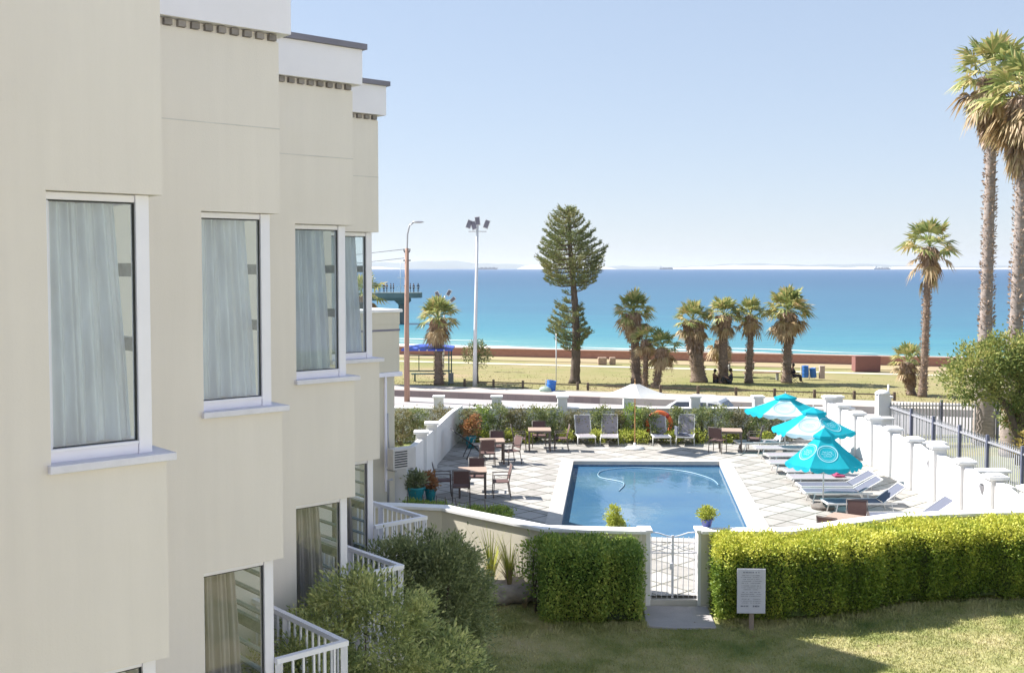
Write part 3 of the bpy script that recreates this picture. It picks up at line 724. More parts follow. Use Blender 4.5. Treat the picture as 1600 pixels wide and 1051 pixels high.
for i in range(4):
    a, c_, d_, e_ = O[i], O[(i+1)%4], I[(i+1)%4], I[i]
    vs = [(a.x,a.y,.02),(c_.x,c_.y,.02),(d_.x,d_.y,.02),(e_.x,e_.y,.02),(a.x,a.y,-.3),(c_.x,c_.y,-.3),(d_.x,d_.y,-.1),(e_.x,e_.y,-.1)]
    b.add(vs, [(0,1,2,3),(0,4,5,1),(3,2,6,7),(7,6,5,4)])
b.build('coping', m_coping, pool)
b = MB(); Z = -1.5; cen = (fl+fr_+nr+nl)/4
J = [p+(p-cen).normalized()*.03 for p in I]
vs = [(p.x,p.y,-.1) for p in J]+[(p.x,p.y,Z) for p in J]
b.add(vs, [(4,5,6,7),(0,1,5,4),(1,2,6,5),(2,3,7,6),(3,0,4,7)]); b.build('basin', m_basin, pool)
b = MB()
for i in range(4):
    p, r_ = J[i]*.996+cen*.004, J[(i+1)%4]*.996+cen*.004
    b.add([(p.x,p.y,-.32),(r_.x,r_.y,-.32),(r_.x,r_.y,-.1),(p.x,p.y,-.1)], [(0,1,2,3)])
b.build('waterline_tiles', M("blue_tiles", (.07,.15,.27), .3, .3, 14), pool)
b = MB(); b.add([(p.x,p.y,-.16) for p in I], [(3,2,1,0)])
if (I[1]-I[0]).to_3d().cross((I[2]-I[1]).to_3d()).z > 0: b.f = [(0,1,2,3)]
struct('pool_water', b, m_pool)
# floating hose of the pool cleaner
hp = []
ctl = [(3.15,31.8),(3.4,33.0),(2.75,33.9),(2.95,35.0),(3.9,35.5),(4.9,35.3),(5.7,34.7),(6.2,33.6),(6.25,32.6)]
for i in range(len(ctl)-1):
    p0, p1, p2, p3 = [Vector(ctl[max(0,min(len(ctl)-1,i+j))]) for j in (-1,0,1,2)]
    for s_ in range(8):
        t = s_/8; hp.append(.5*((2*p1)+(p2-p0)*t+(2*p0-5*p1+4*p2-p3)*t*t+(-p0+3*p1-3*p2+p3)*t**3))
b = MB(); b.tube([(p.x,p.y,-.14) for p in hp], .014, 6); tag(b.build('pool_hose', m_hose, loc=(3.15,31.8,-.15)), 'pale hose of the pool cleaner floating in a curve on the pool', 'hose')
# ------------------------------------------------------------------ garden walls
w1 = thing('low_curved_wall', 'low cream garden wall with white cap running from the hotel wing to the gate', 'wall', (-1,22.5,-.2))
b = MB(); b.strip(LW, .22, -.3, 1.24); b.build('wall', m_cream2, w1, world=True)
b = MB(); b.strip(LW, .33, 1.242, 1.31); b.build('coping', m_cap, w1, world=True, bevel=.01)
w2 = thing('low_hedge_wall', 'low white capped wall behind the long bright hedge, right of the gate', 'wall', (5.4,21.05,-.2))
b = MB(); b.strip(LW2, .22, -.3, 1.24); b.build('wall', m_cream2, w2, world=True)
b = MB(); b.strip(LW2, .33, 1.242, 1.31); b.build('coping', m_cap, w2, world=True, bevel=.01)
# left terrace wall: plain panels whose top dips between piers
wl = thing('left_terrace_wall', 'white stepped wall along the left side of the pool terrace', 'wall', (-2.5,35,-.1))
def along(pts, t):
    Ls = [0]
    for a, c_ in zip(pts, pts[1:]): Ls.append(Ls[-1]+math.dist(a,c_))
    s_ = t*Ls[-1]
    for i in range(len(pts)-1):
        if s_ <= Ls[i+1]+1e-9:
            k = (s_-Ls[i])/(Ls[i+1]-Ls[i]); return (pts[i][0]+(pts[i+1][0]-pts[i][0])*k, pts[i][1]+(pts[i+1][1]-pts[i][1])*k)
    return pts[-1]
def panelled(root, line, nb, zlo, zhi, zp, flip=False, pier=.34, capz=.08, wt=.16, base=-.3, lastpier=True):
    pts = []; zt = []
    for i in range(nb):
        for j in range(9):
            t = (i+j/8)/nb; u = 1-abs(2*j/8-1); p = along(line, t)
            s_ = j/8 if not flip else 1-j/8
            z = zhi-(zhi-zlo)*(math.sin(s_*math.pi/2)**2)
            if j == 8 and i < nb-1: t -= .002/nb
            pts.append(along(line,t)); zt.append(z)
    b = MB()
    for i in range(nb): b.strip(pts[i*9:(i+1)*9], wt, base, zt[i*9:(i+1)*9])
    b.build('wall', m_white, root, world=True, bevel=.008)
    for i in range(nb+(1 if lastpier else 0)):
        p = along(line, i/nb); d = Vector(along(line,min(1,i/nb+.01)))-Vector(along(line,max(0,i/nb-.01))); a = math.atan2(d.y,d.x)
        zz = zp[i%len(zp)]
        b = MB(); b.box((p[0],p[1],(base+zz)/2),(pier,pier,zz-base),a); o_ = b.build('pier', m_white, root, world=True, bevel=.012)
        b = MB(); b.box((p[0],p[1],zz+capz/2+.002),(pier+.12,pier+.12,capz),a); b.box((p[0],p[1],zz+capz+.02),(pier-.02,pier-.02,.035),a)
        b.v = [(v[0]-root.location.x,v[1]-root.location.y,v[2]-root.location.z) for v in b.v]
        b.build('pier_cap', m_cap, o_, bevel=.015)
b = MB(); b.strip([(p[0],p[1]) for p in WLFT], .18, -.3, [1.34,1.30,1.24,1.24,1.22]); b.build('wall', m_white, wl, world=True, bevel=.01)
for Y_, z_ in ((32.7,1.42),(34.7,1.40),(29.6,1.4)):
    x_ = np.interp(Y_, [p[1] for p in WLFT], [p[0] for p in WLFT]); b = MB(); b.box((x_,Y_,(z_-.3)/2),(.34,.34,z_+.3),.06); o_ = b.build('pier', m_white, wl, world=True, bevel=.012)
    b = MB(); b.box((x_+2.5,Y_-35,z_+.14),(.46,.46,.08),.06); b.build('pier_cap', m_cap, o_, bevel=.015)
RW = [(11.40,21.9),(11.97,40.9)]
ws = thing('right_terrace_wall', 'tall white sunlit wall with capped piers along the right side of the terrace', 'wall', (11.7,32,-.1))
panelled(ws, RW[::-1], 10, 1.18, 1.36, [1.5,1.43,1.4], pier=.36, wt=.2)
wf = thing('street_wall', 'white rendered wall with square piers between the garden and the street', 'wall', (4,41.2,-.2))
SW = [(-10.5,41.3),(13.0,41.1)]
b = MB(); b.strip(SW, .2, -.5, 1.06); b.build('wall', m_white, wf, world=True)
b = MB(); b.strip(SW, .3, 1.062, 1.12); b.build('coping', m_cap, wf, world=True, bevel=.01)
for u in (556, 685, 776, 879, 982, 1087, 1186, 1310, 1386):
    X = (u-800)/F*41.2
    b = MB(); b.box((X,41.2,.52),(.36,.36,1.95)); o_ = b.build('pier', m_white, wf, world=True, bevel=.012)
    b = MB(); b.box((X,41.2,1.53),(.46,.46,.07)); b.v = [(v[0]-wf.location.x,v[1]-wf.location.y,v[2]-wf.location.z) for v in b.v]; b.build('pier_cap', m_cap, o_, bevel=.015)
# outer wall behind the right hand terrace wall
wo_ = thing('side_lane_wall', 'grey capped wall seen over the right terrace wall beside the steel fence', 'wall', (13,38,-.2))
for (x, y, h) in ((12.95,38.4,1.15),(12.9,33.6,1.05),(12.85,29.2,1.0)):
    b = MB(); b.box((x,y,h/2-.1),(1.0,.34,h)); o_ = b.build('pier', m_white, wo_, world=True, bevel=.01)
    b = MB(); b.box((x,y,h-.06),(1.12,.44,.07)); b.v = [(v[0]-13,v[1]-38,v[2]+.2) for v in b.v]; b.build('pier_cap', m_cap, o_, bevel=.01)
b = MB(); b.strip([(13.0,28),(13.2,40.8)], .16, -.3, .72); b.build('wall', m_white, wo_, world=True)
# sconces on the wall
sc0 = None
for i, (u, v, Y) in enumerate(((1357,679,33.3),(1414,706,29.9),(1495,740,26.2))):
    X = 10.45+.038*Y+.0
    z = EYE-(v-419)*Y/F
    lb = ['farthest small grey wall light on the white terrace wall, above the parasols','middle small grey wall light on the white terrace wall','nearest small grey wall light on the white terrace wall, right of the loungers'][i]
    if sc0 is None:
        sc0 = thing('wall_light', lb, 'wall light', (X-.02,Y,z-.42), 0, 'wall lights on the right terrace wall')
        b = MB(); b.add([(0,-.01,-.12),(0,.03,-.12),(0,.07,.12),(0,-.09,.12),(-.09,-.06,.12),(-.09,.05,.12),(-.02,.01,-.12)], [(0,6,1),(0,3,4,6),(6,5,2,1),(6,4,5),(3,2,5,4),(0,1,2,3)]); b.build('shade', m_steel, sc0)
        b = MB(); b.box((-.03,-.01,.135),(.05,.1,.02)); b.build('cover', m_dark, sc0)
    else: dup(sc0, (X-.02,Y,z-.42), 0, lb)
# gate
gate = thing('garden_gate', 'white iron double gate with vertical bars and curved top between the two hedges', 'gate', (3.15,21.1,-.15))
b = MB(); gw = .49
for s_ in (-1,1):
    x0 = 0 if s_ > 0 else -gw; 
    b.bar((x0+.012,0,.05),(x0+.012,0,1.33),.022); b.bar((x0+gw-.012,0,.05),(x0+gw-.012,0,1.33),.022)
    b.bar((x0+.02,0,.07),(x0+gw-.02,0,.07),.024); b.bar((x0+.02,0,.98),(x0+gw-.02,0,.98),.02)
b.build('frame', m_rail, gate)
b = MB()
for i in range(9):
    x = -.42+i*.105
    if abs(x) < .03: continue
    b.bar((x,0,.08),(x,0,1.30),.013)
b.build('bars', m_rail, gate)
b = MB()
b.tube([(-.5,0,1.40),(-.3,0,1.38),(-.12,0,1.32),(0,0,1.30),(.12,0,1.32),(.3,0,1.38),(.5,0,1.40)], .012, 6)
b.tube([(-.48,0,1.20),(-.25,0,1.12),(0,0,1.05),(.25,0,1.12),(.48,0,1.20)], .009, 6); b.tube([(-.48,0,.99),(-.2,0,1.05),(.0,0,1.16),(.2,0,1.05),(.48,0,.99)], .009, 6)
b.build('scroll', m_rail, gate)
b = MB(); b.box((-.03,-.02,.72),(.05,.05,.12)); b.build('latch', m_rail, gate)
for X, lb in ((2.6,'white gate pillar beside the dark clipped hedge'),(3.72,'white gate pillar beside the bright clipped hedge')):
    b = MB(); b.box((X,21.1,.53),(.2,.3,1.46)); b.box((X,21.1,1.295),(.27,.38,.06))
    tag(b.build('gate_pillar', m_cap, bevel=.01, loc=(X,21.1,-.2)), lb, 'pillar', 'gate pillars')
# path slab in front of the gate
b = MB(); b.prism([(2.48,19.75),(3.0,19.62),(3.75,19.68),(3.8,20.9),(2.55,20.95)], -.24, -.165); struct('gate_slab', b, M("gate_slab_concrete", (.40,.37,.37), .9, .1, 3, .4, 30), bevel=.01)
b = MB(); b.prism([(2.62,20.97),(3.7,20.97),(3.7,21.6),(2.62,21.6)], -.25, -.06); b.prism([(2.62,21.6),(3.7,21.6),(3.7,22.0),(2.62,22.0)], -.25, -.006); struct('step', b, M("pale_step", (.56,.53,.49), .9, .1, 3))
# ------------------------------------------------------------------ steel fence on the right
sf = thing('palisade_fence', 'tall steel palisade fence with slate blue posts right of the terrace wall', 'fence', (14.2,34,-.2))
FL = [(14.0,40.4),(14.05,38),(14.05,36),(14.1,34),(14.1,32),(14.15,29.9),(14.2,27.8),(14.3,25.6),(14.4,23.4)]
FR = [(14.0,40.4),(16.1,40.5),(18.2,40.5),(20.3,40.6)]
for L, nm in ((FL,0),(FR,1)):
    for p, c_ in zip(L, L[1:]):
        b = MB(); n = int(math.dist(p,c_)/.118); dx, dy = (c_[0]-p[0])/n, (c_[1]-p[1])/n
        for i in range(1,n):
            x, y = p[0]+dx*i, p[1]+dy*i
            b.bar((x,y,-.12),(x,y,1.36),.05,.012, up=(dy,-dx,0)) if nm else b.bar((x,y,-.12),(x,y,1.36),.012,.05, up=(dx,dy,0))
            b.add([(x-.02,y,1.36),(x+.02,y,1.36),(x,y+.006,1.44),(x,y-.006,1.44)], [(0,1,2),(0,3,1),(1,3,2),(0,2,3)])
        b.build('pale_panel', m_pal, sf, world=True)
    b = MB()
    for p, c_ in zip(L, L[1:]):
        b.bar((p[0]-.04,p[1]-.04,1.28),(c_[0]-.04,c_[1]-.04,1.28),.05,.05); b.bar((p[0]-.04,p[1]-.04,.1),(c_[0]-.04,c_[1]-.04,.1),.05,.05)
    b.build('rail', m_steel, sf, world=True)
    for p in L[(1 if nm else 0):]:
        b = MB(); b.box((p[0]-.05,p[1]-.05,.62),(.08,.08,1.75)); b.build('post', m_palpost, sf, world=True)
fp = thing('fence_pillar', 'tall white capped pillar where the steel fence meets the street wall', 'pillar', (13.78,40.3,-.2))
b = MB(); b.box((0,0,.95),(.42,.42,1.95)); b.build('shaft', m_white, fp, bevel=.01)
b = MB(); b.lathe([(0,2.10),(.12,2.08),(.26,2.0),(.28,1.93),(.0,1.93)][::-1],16); b.build('cap', m_cap, fp)
sheet('side_lane', [(14.6,20),(60,20),(60,38),(14.9,38)], M("lane_paving", (.38,.37,.30), .9, .2, .7, .3, 8, col2=(.30,.33,.17)), -.19)

# ------------------------------------------------------------------ plants
def bush_pts(rs, blobs, n_cl, n_leaf, cr, inner=.25, up=.3, zmin=None, squash=.8):
    P = []; D = []
    vol = np.array([b[3]*b[4]+b[4]*b[5]+b[3]*b[5] for b in blobs]); vol = vol/vol.sum()
    for b_, w in zip(blobs, vol):
        k = max(3,int(n_cl*w)); c = np.array(b_[:3]); r = np.array(b_[3:6])
        d = rs.normal(size=(k,3)); d /= np.linalg.norm(d,axis=1,keepdims=True)
        rad = np.where(rs.rand(k) < inner, rs.uniform(.4,.9,k), rs.uniform(.88,1.05,k))
        cc = c+d*r*rad[:,None]
        for i in range(k):
            m = int(n_leaf*rs.uniform(.5,1.4))
            off = rs.normal(size=(m,3))*cr*rs.uniform(.6,1.25); off[:,2] *= squash
            P.append(cc[i]+off); D.append(d[i]*.8+off/cr*.5+rs.normal(size=(m,3))*.55+np.array([0,0,up]))
    P = np.concatenate(P); D = np.concatenate(D)
    if zmin is not None:
        k = P[:,2] > zmin; P, D = P[k], D[k]
    return P, D
def shrub(name, label, cat, loc, blobs, m, seed, n_cl=60, n_leaf=30, cr=.1, L=.07, W=.035, group=None, stems=4, inner=.3, up=.3):
    """blobs in local coordinates"""
    rs = np.random.RandomState(seed); t = thing(name, label, cat, loc, 0, group)
    P, D = bush_pts(rs, blobs, n_cl, n_leaf, cr, inner, up, zmin=.01)
    leaf_obj('foliage', P, D, L, W, m, None, rs, loc=(0,0,0)).parent = t
    b = MB(); rr = random.Random(seed)
    top = max(b_[2] for b_ in blobs)
    for i in range(stems):
        bl = rr.choice(blobs); a = rr.uniform(0,6.28)
        b.tube([(math.cos(a)*.04,math.sin(a)*.04,-.02),(bl[0]*.5+math.cos(a)*.06,bl[1]*.5+math.sin(a)*.06,bl[2]*.5),(bl[0]+rr.uniform(-.3,.3)*bl[3],bl[1]+rr.uniform(-.3,.3)*bl[4],bl[2])],[.02+.012*top,.012+.008*top,.006],5)
    b.build('stem', m_bark, t)
    return t

# big shrubs beside the balconies
shrub('large_shrub','olive green rounded shrub under the middle balcony, in front of a second shrub','shrub',(-1.42,10.75,-.2),
  [(0.0, 0, 2.9, 0.75, 0.58, 0.57), (-0.62, -0.1, 2.55, 0.57, 0.42, 0.46), (0.56, -0.05, 2.35, 0.63, 0.53, 0.66), (-0.11, -0.2, 1.8, 0.85, 0.63, 0.88), (0.22, 0, 1.3, 0.68, 0.63, 0.99), (-0.22, 0.1, 3.25, 0.3, 0.26, 0.28), (0.28, 0, 3.1, 0.28, 0.21, 0.22), (-0.69, -0.35, 2.3, 0.28, 0.21, 0.28)],
  m_bush, 11, 540, 120, .075, .055, .019, 'big shrubs along the hotel', 6)
shrub('large_shrub','large grey green shrub between the far balcony and the boulder','shrub',(-1.0,13.1,-.2),
  [(-.05,0,2.75,.74,.65,.58),(-.52,0,2.9,.35,.35,.32),(.22,.1,2.5,.52,.6,.66),(-.1,0,1.9,.72,.6,.9),(-.25,0,1.1,.5,.6,.9),(.2,0,3.12,.3,.3,.2)],
  m_bush1, 12, 520, 115, .085, .058, .02, 'big shrubs along the hotel', 6)
shrub('large_shrub','low dark shrub behind the nearest balcony railing','shrub',(-1.95,9.95,.0),
  [(0,.1,2.55,.28,.25,.3),(.1,0,2.2,.35,.3,.4),(-.12,.35,2.75,.2,.2,.16)], m_bush, 13, 110, 90, .07, .052, .018, 'big shrubs along the hotel', 4)

def smooth(line, k=10):
    out = []
    for i in range(len(line)-1):
        p0, p1, p2, p3 = [np.array(line[max(0,min(len(line)-1,i+j))]) for j in (-1,0,1,2)]
        for s_ in range(k):
            t = s_/k; out.append(tuple(.5*((2*p1)+(p2-p0)*t+(2*p0-5*p1+4*p2-p3)*t*t+(-p0+3*p1-3*p2+p3)*t**3)))
    return out+[tuple(line[-1])]
def hedge(name, label, line, zt, w, m, mc, seed, n, L, W, z0=-.2, bulge=.12, loc=None, top=None):
    if len(line) > 3: line = smooth(line); zt = zt[0] if hasattr(zt,'__len__') else zt
    rs = np.random.RandomState(seed); loc = loc or (line[0][0],line[0][1],z0)
    t = thing(name, label, 'hedge', loc)
    seg = [math.dist(a,c_) for a, c_ in zip(line,line[1:])]; tot = sum(seg); cum = np.concatenate([[0],np.cumsum(seg)])
    s_ = rs.uniform(0,tot,n); X = np.interp(s_,cum,[p[0] for p in line]); Y = np.interp(s_,cum,[p[1] for p in line]); ZT = np.interp(s_,cum,zt) if hasattr(zt,'__len__') else np.full(n,zt)
    i = np.clip(np.searchsorted(cum,s_)-1,0,len(line)-2); dirs = np.array([(np.array(c_)-np.array(a))/math.dist(a,c_) for a,c_ in zip(line,line[1:])]); d = dirs[i]; nn = np.stack([-d[:,1],d[:,0]],1)
    per = w+2*(1.3); q_ = rs.uniform(0,1,n)
    H = ZT-z0
    fcut = H/(2*H+w)
    face = np.where(q_ < fcut, 0, np.where(q_ < fcut+w/(2*H+w), 1, 2))
    lump = .05*np.sin(s_*3.1)+.04*np.sin(s_*7.3+1)+.03*np.sin(s_*13.7)
    hz = rs.uniform(0,1,n)
    z = np.where(face == 1, ZT, z0+.04+hz*(H-.04)); lat = np.where(face == 0, -w/2, np.where(face == 2, w/2, rs.uniform(-w/2,w/2,n)))
    # rounded shoulders and undulating faces
    sh = np.clip((z-(ZT-.2))/.2,0,1); lat = lat*np.where(face == 1,1,1-.22*sh**2)
    belly = np.where(face != 1, np.sign(lat)*(bulge*np.sin(np.clip((z-z0)/H,0,1)*math.pi*.85)+lump*1.3-(.18*np.clip(1-(z-z0)/.3,0,1))), 0)
    z = z+np.where(face == 1, lump*.9-.16*np.abs(lat/(w/2))**4, 0)
    lat = lat+belly
    P = np.stack([X+nn[:,0]*lat, Y+nn[:,1]*lat, z],1)
    N = np.stack([nn[:,0]*np.sign(lat)*(face != 1), nn[:,1]*np.sign(lat)*(face != 1), (face == 1)*1.0],1)
    P = P+rs.normal(size=(n,3))*.035-N*rs.exponential(.05,n)[:,None]
    # ends
    ne = n//14
    for e in (0,1):
        p0 = np.array(line[0] if e == 0 else line[-1]); de = dirs[0]*-1 if e == 0 else dirs[-1]; ni = np.array([-de[1],de[0]])
        l_ = rs.uniform(-w/2,w/2,ne); zt_ = (zt[0] if e == 0 else zt[-1]) if hasattr(zt,'__len__') else zt; zz = rs.uniform(z0+.04,zt_-.03,ne)
        pe = np.stack([p0[0]+ni[0]*l_+de[0]*.02, p0[1]+ni[1]*l_+de[1]*.02, zz],1)+rs.normal(size=(ne,3))*.04
        P = np.concatenate([P,pe]); N = np.concatenate([N,np.tile([de[0],de[1],.2],(ne,1))])
    D = N*.75+rs.normal(size=P.shape)*.6+np.array([0,0,.25])
    # stray shoots
    k = rs.rand(len(P)) < .05; P[k] += N[k]*rs.uniform(.02,.1,(k.sum(),1))
    if top:  # sunlit top leaves split from shaded sides, light put into their colours
        new = (P[:,2]+rs.normal(size=len(P))*.09+.05*np.sin(P[:,0]*2.3)) > np.mean(zt)-.30  # mask of the top leaves painted as sunlit
        leaf_obj('sunlit_top_leaves', P[new], D[new], L, W, top, t, rs); P, D = P[~new], D[~new]
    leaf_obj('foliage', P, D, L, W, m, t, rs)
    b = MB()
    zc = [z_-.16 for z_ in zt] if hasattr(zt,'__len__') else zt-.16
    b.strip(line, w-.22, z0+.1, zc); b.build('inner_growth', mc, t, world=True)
    b = MB(); 
    for k_ in range(int(tot/.35)):
        s1 = (k_+.5)*.35; x = np.interp(s1,cum,[p[0] for p in line]); y = np.interp(s1,cum,[p[1] for p in line])
        b.tube([(x,y-.1,z0-.02),(x+rs.uniform(-.1,.1),y-.12,z0+.3),(x+rs.uniform(-.15,.15),y-.1,z0+.7)],[.022,.016,.01],5)
    b.build('stem', m_bark, t, world=True)
    return t
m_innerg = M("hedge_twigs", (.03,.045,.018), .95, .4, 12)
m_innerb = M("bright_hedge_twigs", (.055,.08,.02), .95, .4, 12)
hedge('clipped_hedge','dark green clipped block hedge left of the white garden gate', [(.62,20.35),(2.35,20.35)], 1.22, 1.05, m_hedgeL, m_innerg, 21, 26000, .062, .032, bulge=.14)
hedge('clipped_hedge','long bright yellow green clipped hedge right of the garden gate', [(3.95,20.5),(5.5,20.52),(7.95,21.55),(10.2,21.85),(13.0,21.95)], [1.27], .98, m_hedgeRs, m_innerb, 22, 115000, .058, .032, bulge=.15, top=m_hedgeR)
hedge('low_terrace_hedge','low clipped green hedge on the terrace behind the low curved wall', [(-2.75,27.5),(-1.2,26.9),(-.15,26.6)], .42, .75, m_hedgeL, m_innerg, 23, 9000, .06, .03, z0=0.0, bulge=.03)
shrub('loose_shrub','loose leafy shrub with reddish stems at the left end of the dark hedge','shrub',(.50,20.6,-.2),
  [(0,0,1.0,.30,.28,.42),(.15,0,.6,.34,.3,.4),(-.1,0,1.22,.16,.16,.2)], m_hedgeL, 24, 80, 26, .09, .07, .035)
# shrubs along the street wall
row = [  # u, y, height, width, material, label
 (600,40.0,1.15,.62,m_shrub,'grey green shrub nearest the hotel wing in the left garden'),
 (626,39.6,1.2,.60,m_shrubo,'rust tinted shrub in the left garden behind the air conditioner'),
 (654,40.0,1.2,.62,m_shrub,'green shrub in the left garden below the wall pier'),
 (690,40.2,1.25,.55,m_shrubo,'orange brown shrub in the left garden close to the stepped wall'),
 (744,40.1,1.35,.62,m_hedgeL,'dark green shrub in the far left corner of the terrace'),
 (774,40.1,1.4,.60,m_shrub,'tall dark shrub behind the second table in the far corner'),
 (808,40.2,1.15,.52,m_shrubo,'brownish shrub left of the far table by the street wall'),
 (838,40.2,1.3,.55,m_shrub,'pale tipped shrub directly behind the far left table'),
 (868,40.2,1.25,.50,m_shrub,'green shrub right of the far left table, before a wall pier'),
 (899,40.3,1.1,.42,m_shrubo,'thin rusty shrub behind the first reclining lounger from the left'),
 (938,40.3,1.35,.34,m_shrub,'narrow upright shrub between the left pair of pool loungers'),
 (966,40.3,1.1,.34,m_shrubo,'small brownish shrub left of the white parasol pole'),
 (990,40.3,1.3,.46,m_hedgeL,'dark shrub right behind the white parasol pole'),
 (1015,40.1,1.2,.36,m_shrub,'green shrub touching the orange ring at the street wall'),
 (1062,40.3,1.2,.40,m_shrub,'thin green shrub between the right pair of pool loungers'),
 (1094,40.2,1.2,.45,m_shrub,'grey green shrub right of the fourth reclining lounger'),
 (1122,40.1,1.3,.62,m_shrub,'broad olive shrub behind the far right table'),
 (1158,40.2,1.15,.5,m_shrubo,'rusty shrub right of the far right table'),
 (1190,40.1,1.1,.6,m_shrub,'dense shrub behind the farthest teal parasol'),
 (1225,40.2,.95,.6,m_shrubo,'reddish shrub in the far right corner under the farthest teal parasol')]
for i, (u, y, h, w, m, lb) in enumerate(row):
    rr = random.Random(100+i); bl = [(0,0,h*.5,w*.95,.38,h*.48),(rr.uniform(-.2,.2),0,h*.78,w*.6,.3,h*.25),(rr.uniform(-.3,.3),-.1,h*.3,w*.8,.35,h*.3)]
    for _ in range(3): bl.append((rr.uniform(-.7,.7)*w,rr.uniform(-.15,.1),h*rr.uniform(.7,.98),.14,.14,.16))
    shrub('border_shrub', lb, 'shrub', ((u-800)/F*y,y,-.05), bl, m, 200+i, 95, 24, .075, .085, .04, 'shrubs along the street wall', 5)
lime = [(741,'left of the second table'),(757,'behind the back chair of the second table'),(792,'right of the teal pot'),(806,'left of the far left table'),(826,'under the far left table'),(884,'right of the far left table'),(933,'between the left pair of loungers'),(974,'left of the white parasol pole'),(987,'left of and touching the white parasol pole'),(1004,'just right of the white parasol pole'),(1051,'between the right pair of loungers'),(1096,'right of the fourth lounger'),(1132,'under the far right table'),(1150,'behind the legs of the far right table'),(1196,'left of the raised lounger')]
for i, (u, lb) in enumerate(lime):
    rr = random.Random(300+i); w = rr.uniform(.24,.34)
    shrub('groundcover_plant', 'low lime green mound '+lb, 'plant', ((u-800)/F*39.7,39.7+rr.uniform(-.1,.1),0), [(0,0,.2,w,.25,.22),(rr.uniform(-.1,.1),0,.34,w*.6,.2,.12)], m_lime, 320+i, 34, 18, .06, .07, .04, 'lime green mounds along the street wall', 2)

# potted plants
def pot(loc, r, h, m, name, label, cat='potted plant', rim=True):
    t = thing(name, label, cat, loc); b = MB()
    b.lathe([(0,.0),(r*.68,0),(r*.93,h*.82),(r*.95,h*.84),(r*1.06,h*.86),(r*1.06,h),(r*.95,h),(r*.9,h*.9),(0,h*.88)],20); b.build('pot', m, t); return t
def fill(t, blobs, m, seed, n_cl, n_leaf, cr, L, W):
    rs = np.random.RandomState(seed); P, D = bush_pts(rs, blobs, n_cl, n_leaf, cr, .3, .4); leaf_obj('foliage', P, D, L, W, m, None, rs, loc=(0,0,0)).parent = t
p = G(650,784); t = pot((p[0],p[1],0), .25, .43, m_teal, 'potted_plant', 'large teal pot with a pale variegated plant beside the smaller pot')
fill(t, [(0,0,.58,.22,.22,.16),(.05,0,.7,.12,.12,.1)], m_pale, 41, 40, 22, .06, .12, .045)
p = G(672,783); t = pot((p[0],p[1]+.15,0), .17, .34, m_teal, 'potted_plant', 'smaller teal pot with an orange leaved plant')
fill(t, [(0,0,.5,.16,.16,.2),(0,0,.68,.1,.1,.1)], m_orange, 42, 34, 16, .05, .11, .05)
p = G(739,702); t = pot((p[0]-.1,38.6,0), .2, .42, m_teal, 'potted_plant', 'teal pot with orange flowers in the far left corner of the terrace')
fill(t, [(.12,0,.9,.2,.2,.22),(0,0,.65,.25,.25,.2)], m_orange, 43, 40, 16, .06, .12, .05)
p = G(754,704); pot((-.93,38.1,0), .16, .38, m_teal, 'empty_pot', 'empty teal pot in the far left corner next to the folded recliner', 'pot')
shrub('border_shrub','yellow and orange flowering shrub against the far end of the left terrace wall','shrub',(-1.6,39.3,0),[(0,0,.7,.35,.3,.45),(.1,0,1.1,.25,.2,.25)], m_shrubo, 44, 60, 22, .08, .1, .045)
X = 308/1700*21.2; t = pot((X,21.25,1.32), .125, .16, m_bluepot, 'potted_plant', 'small blue pot with a round yellow bush on the wall right of the gate')
fill(t, [(0,0,.25,.14,.13,.11)], m_lime, 45, 60, 24, .03, .045, .025)
X = 160/1700*21.6; t = pot((X,21.5,1.0), .13, .2, m_bluepot, 'potted_plant', 'blue pot with a taller yellow shrub behind the wall left of the gate')
fill(t, [(0,0,.36,.13,.12,.1),(-.02,0,.52,.11,.1,.13),(.1,0,.3,.1,.1,.08)], m_lime, 46, 80, 24, .035, .05, .028)
b = MB(); b.box((X,21.5,.5),(.3,.3,.99)); tag(b.build('plant_stand', m_white, bevel=.01, loc=(X,21.5,0)), 'white pedestal carrying the blue pot left of the gate', 'pedestal')
# boulder planter with flax
bt = thing('boulder', 'pinkish weathered boulder hollowed as a planter against the low wall', 'boulder', (-.15,21.25,-.2))
rs = np.random.RandomState(5); b = MB(); vs = []; nu, nv = 28, 16
for j in range(nv+1):
    tt = math.pi*j/nv
    for i in range(nu):
        a = 2*math.pi*i/nu; k = 1+.10*math.sin(a*2+1)+.08*math.sin(a*3+tt*2)+.06*math.sin(a*5+tt*4)+rs.uniform(-.03,.03)
        z = .2-.24*math.cos(tt)*k
        if math.sin(tt) < .62 and tt > 1.5: z = min(z,.30+.1*math.sin(tt)*k)
        vs.append((.56*math.sin(tt)*math.cos(a)*k,.36*math.sin(tt)*math.sin(a)*k,z*1.15))
b.add(vs, [(j*nu+i,j*nu+(i+1)%nu,(j+1)*nu+(i+1)%nu,(j+1)*nu+i) for j in range(nv) for i in range(nu)], True); b.build('stone', m_stone, bt)
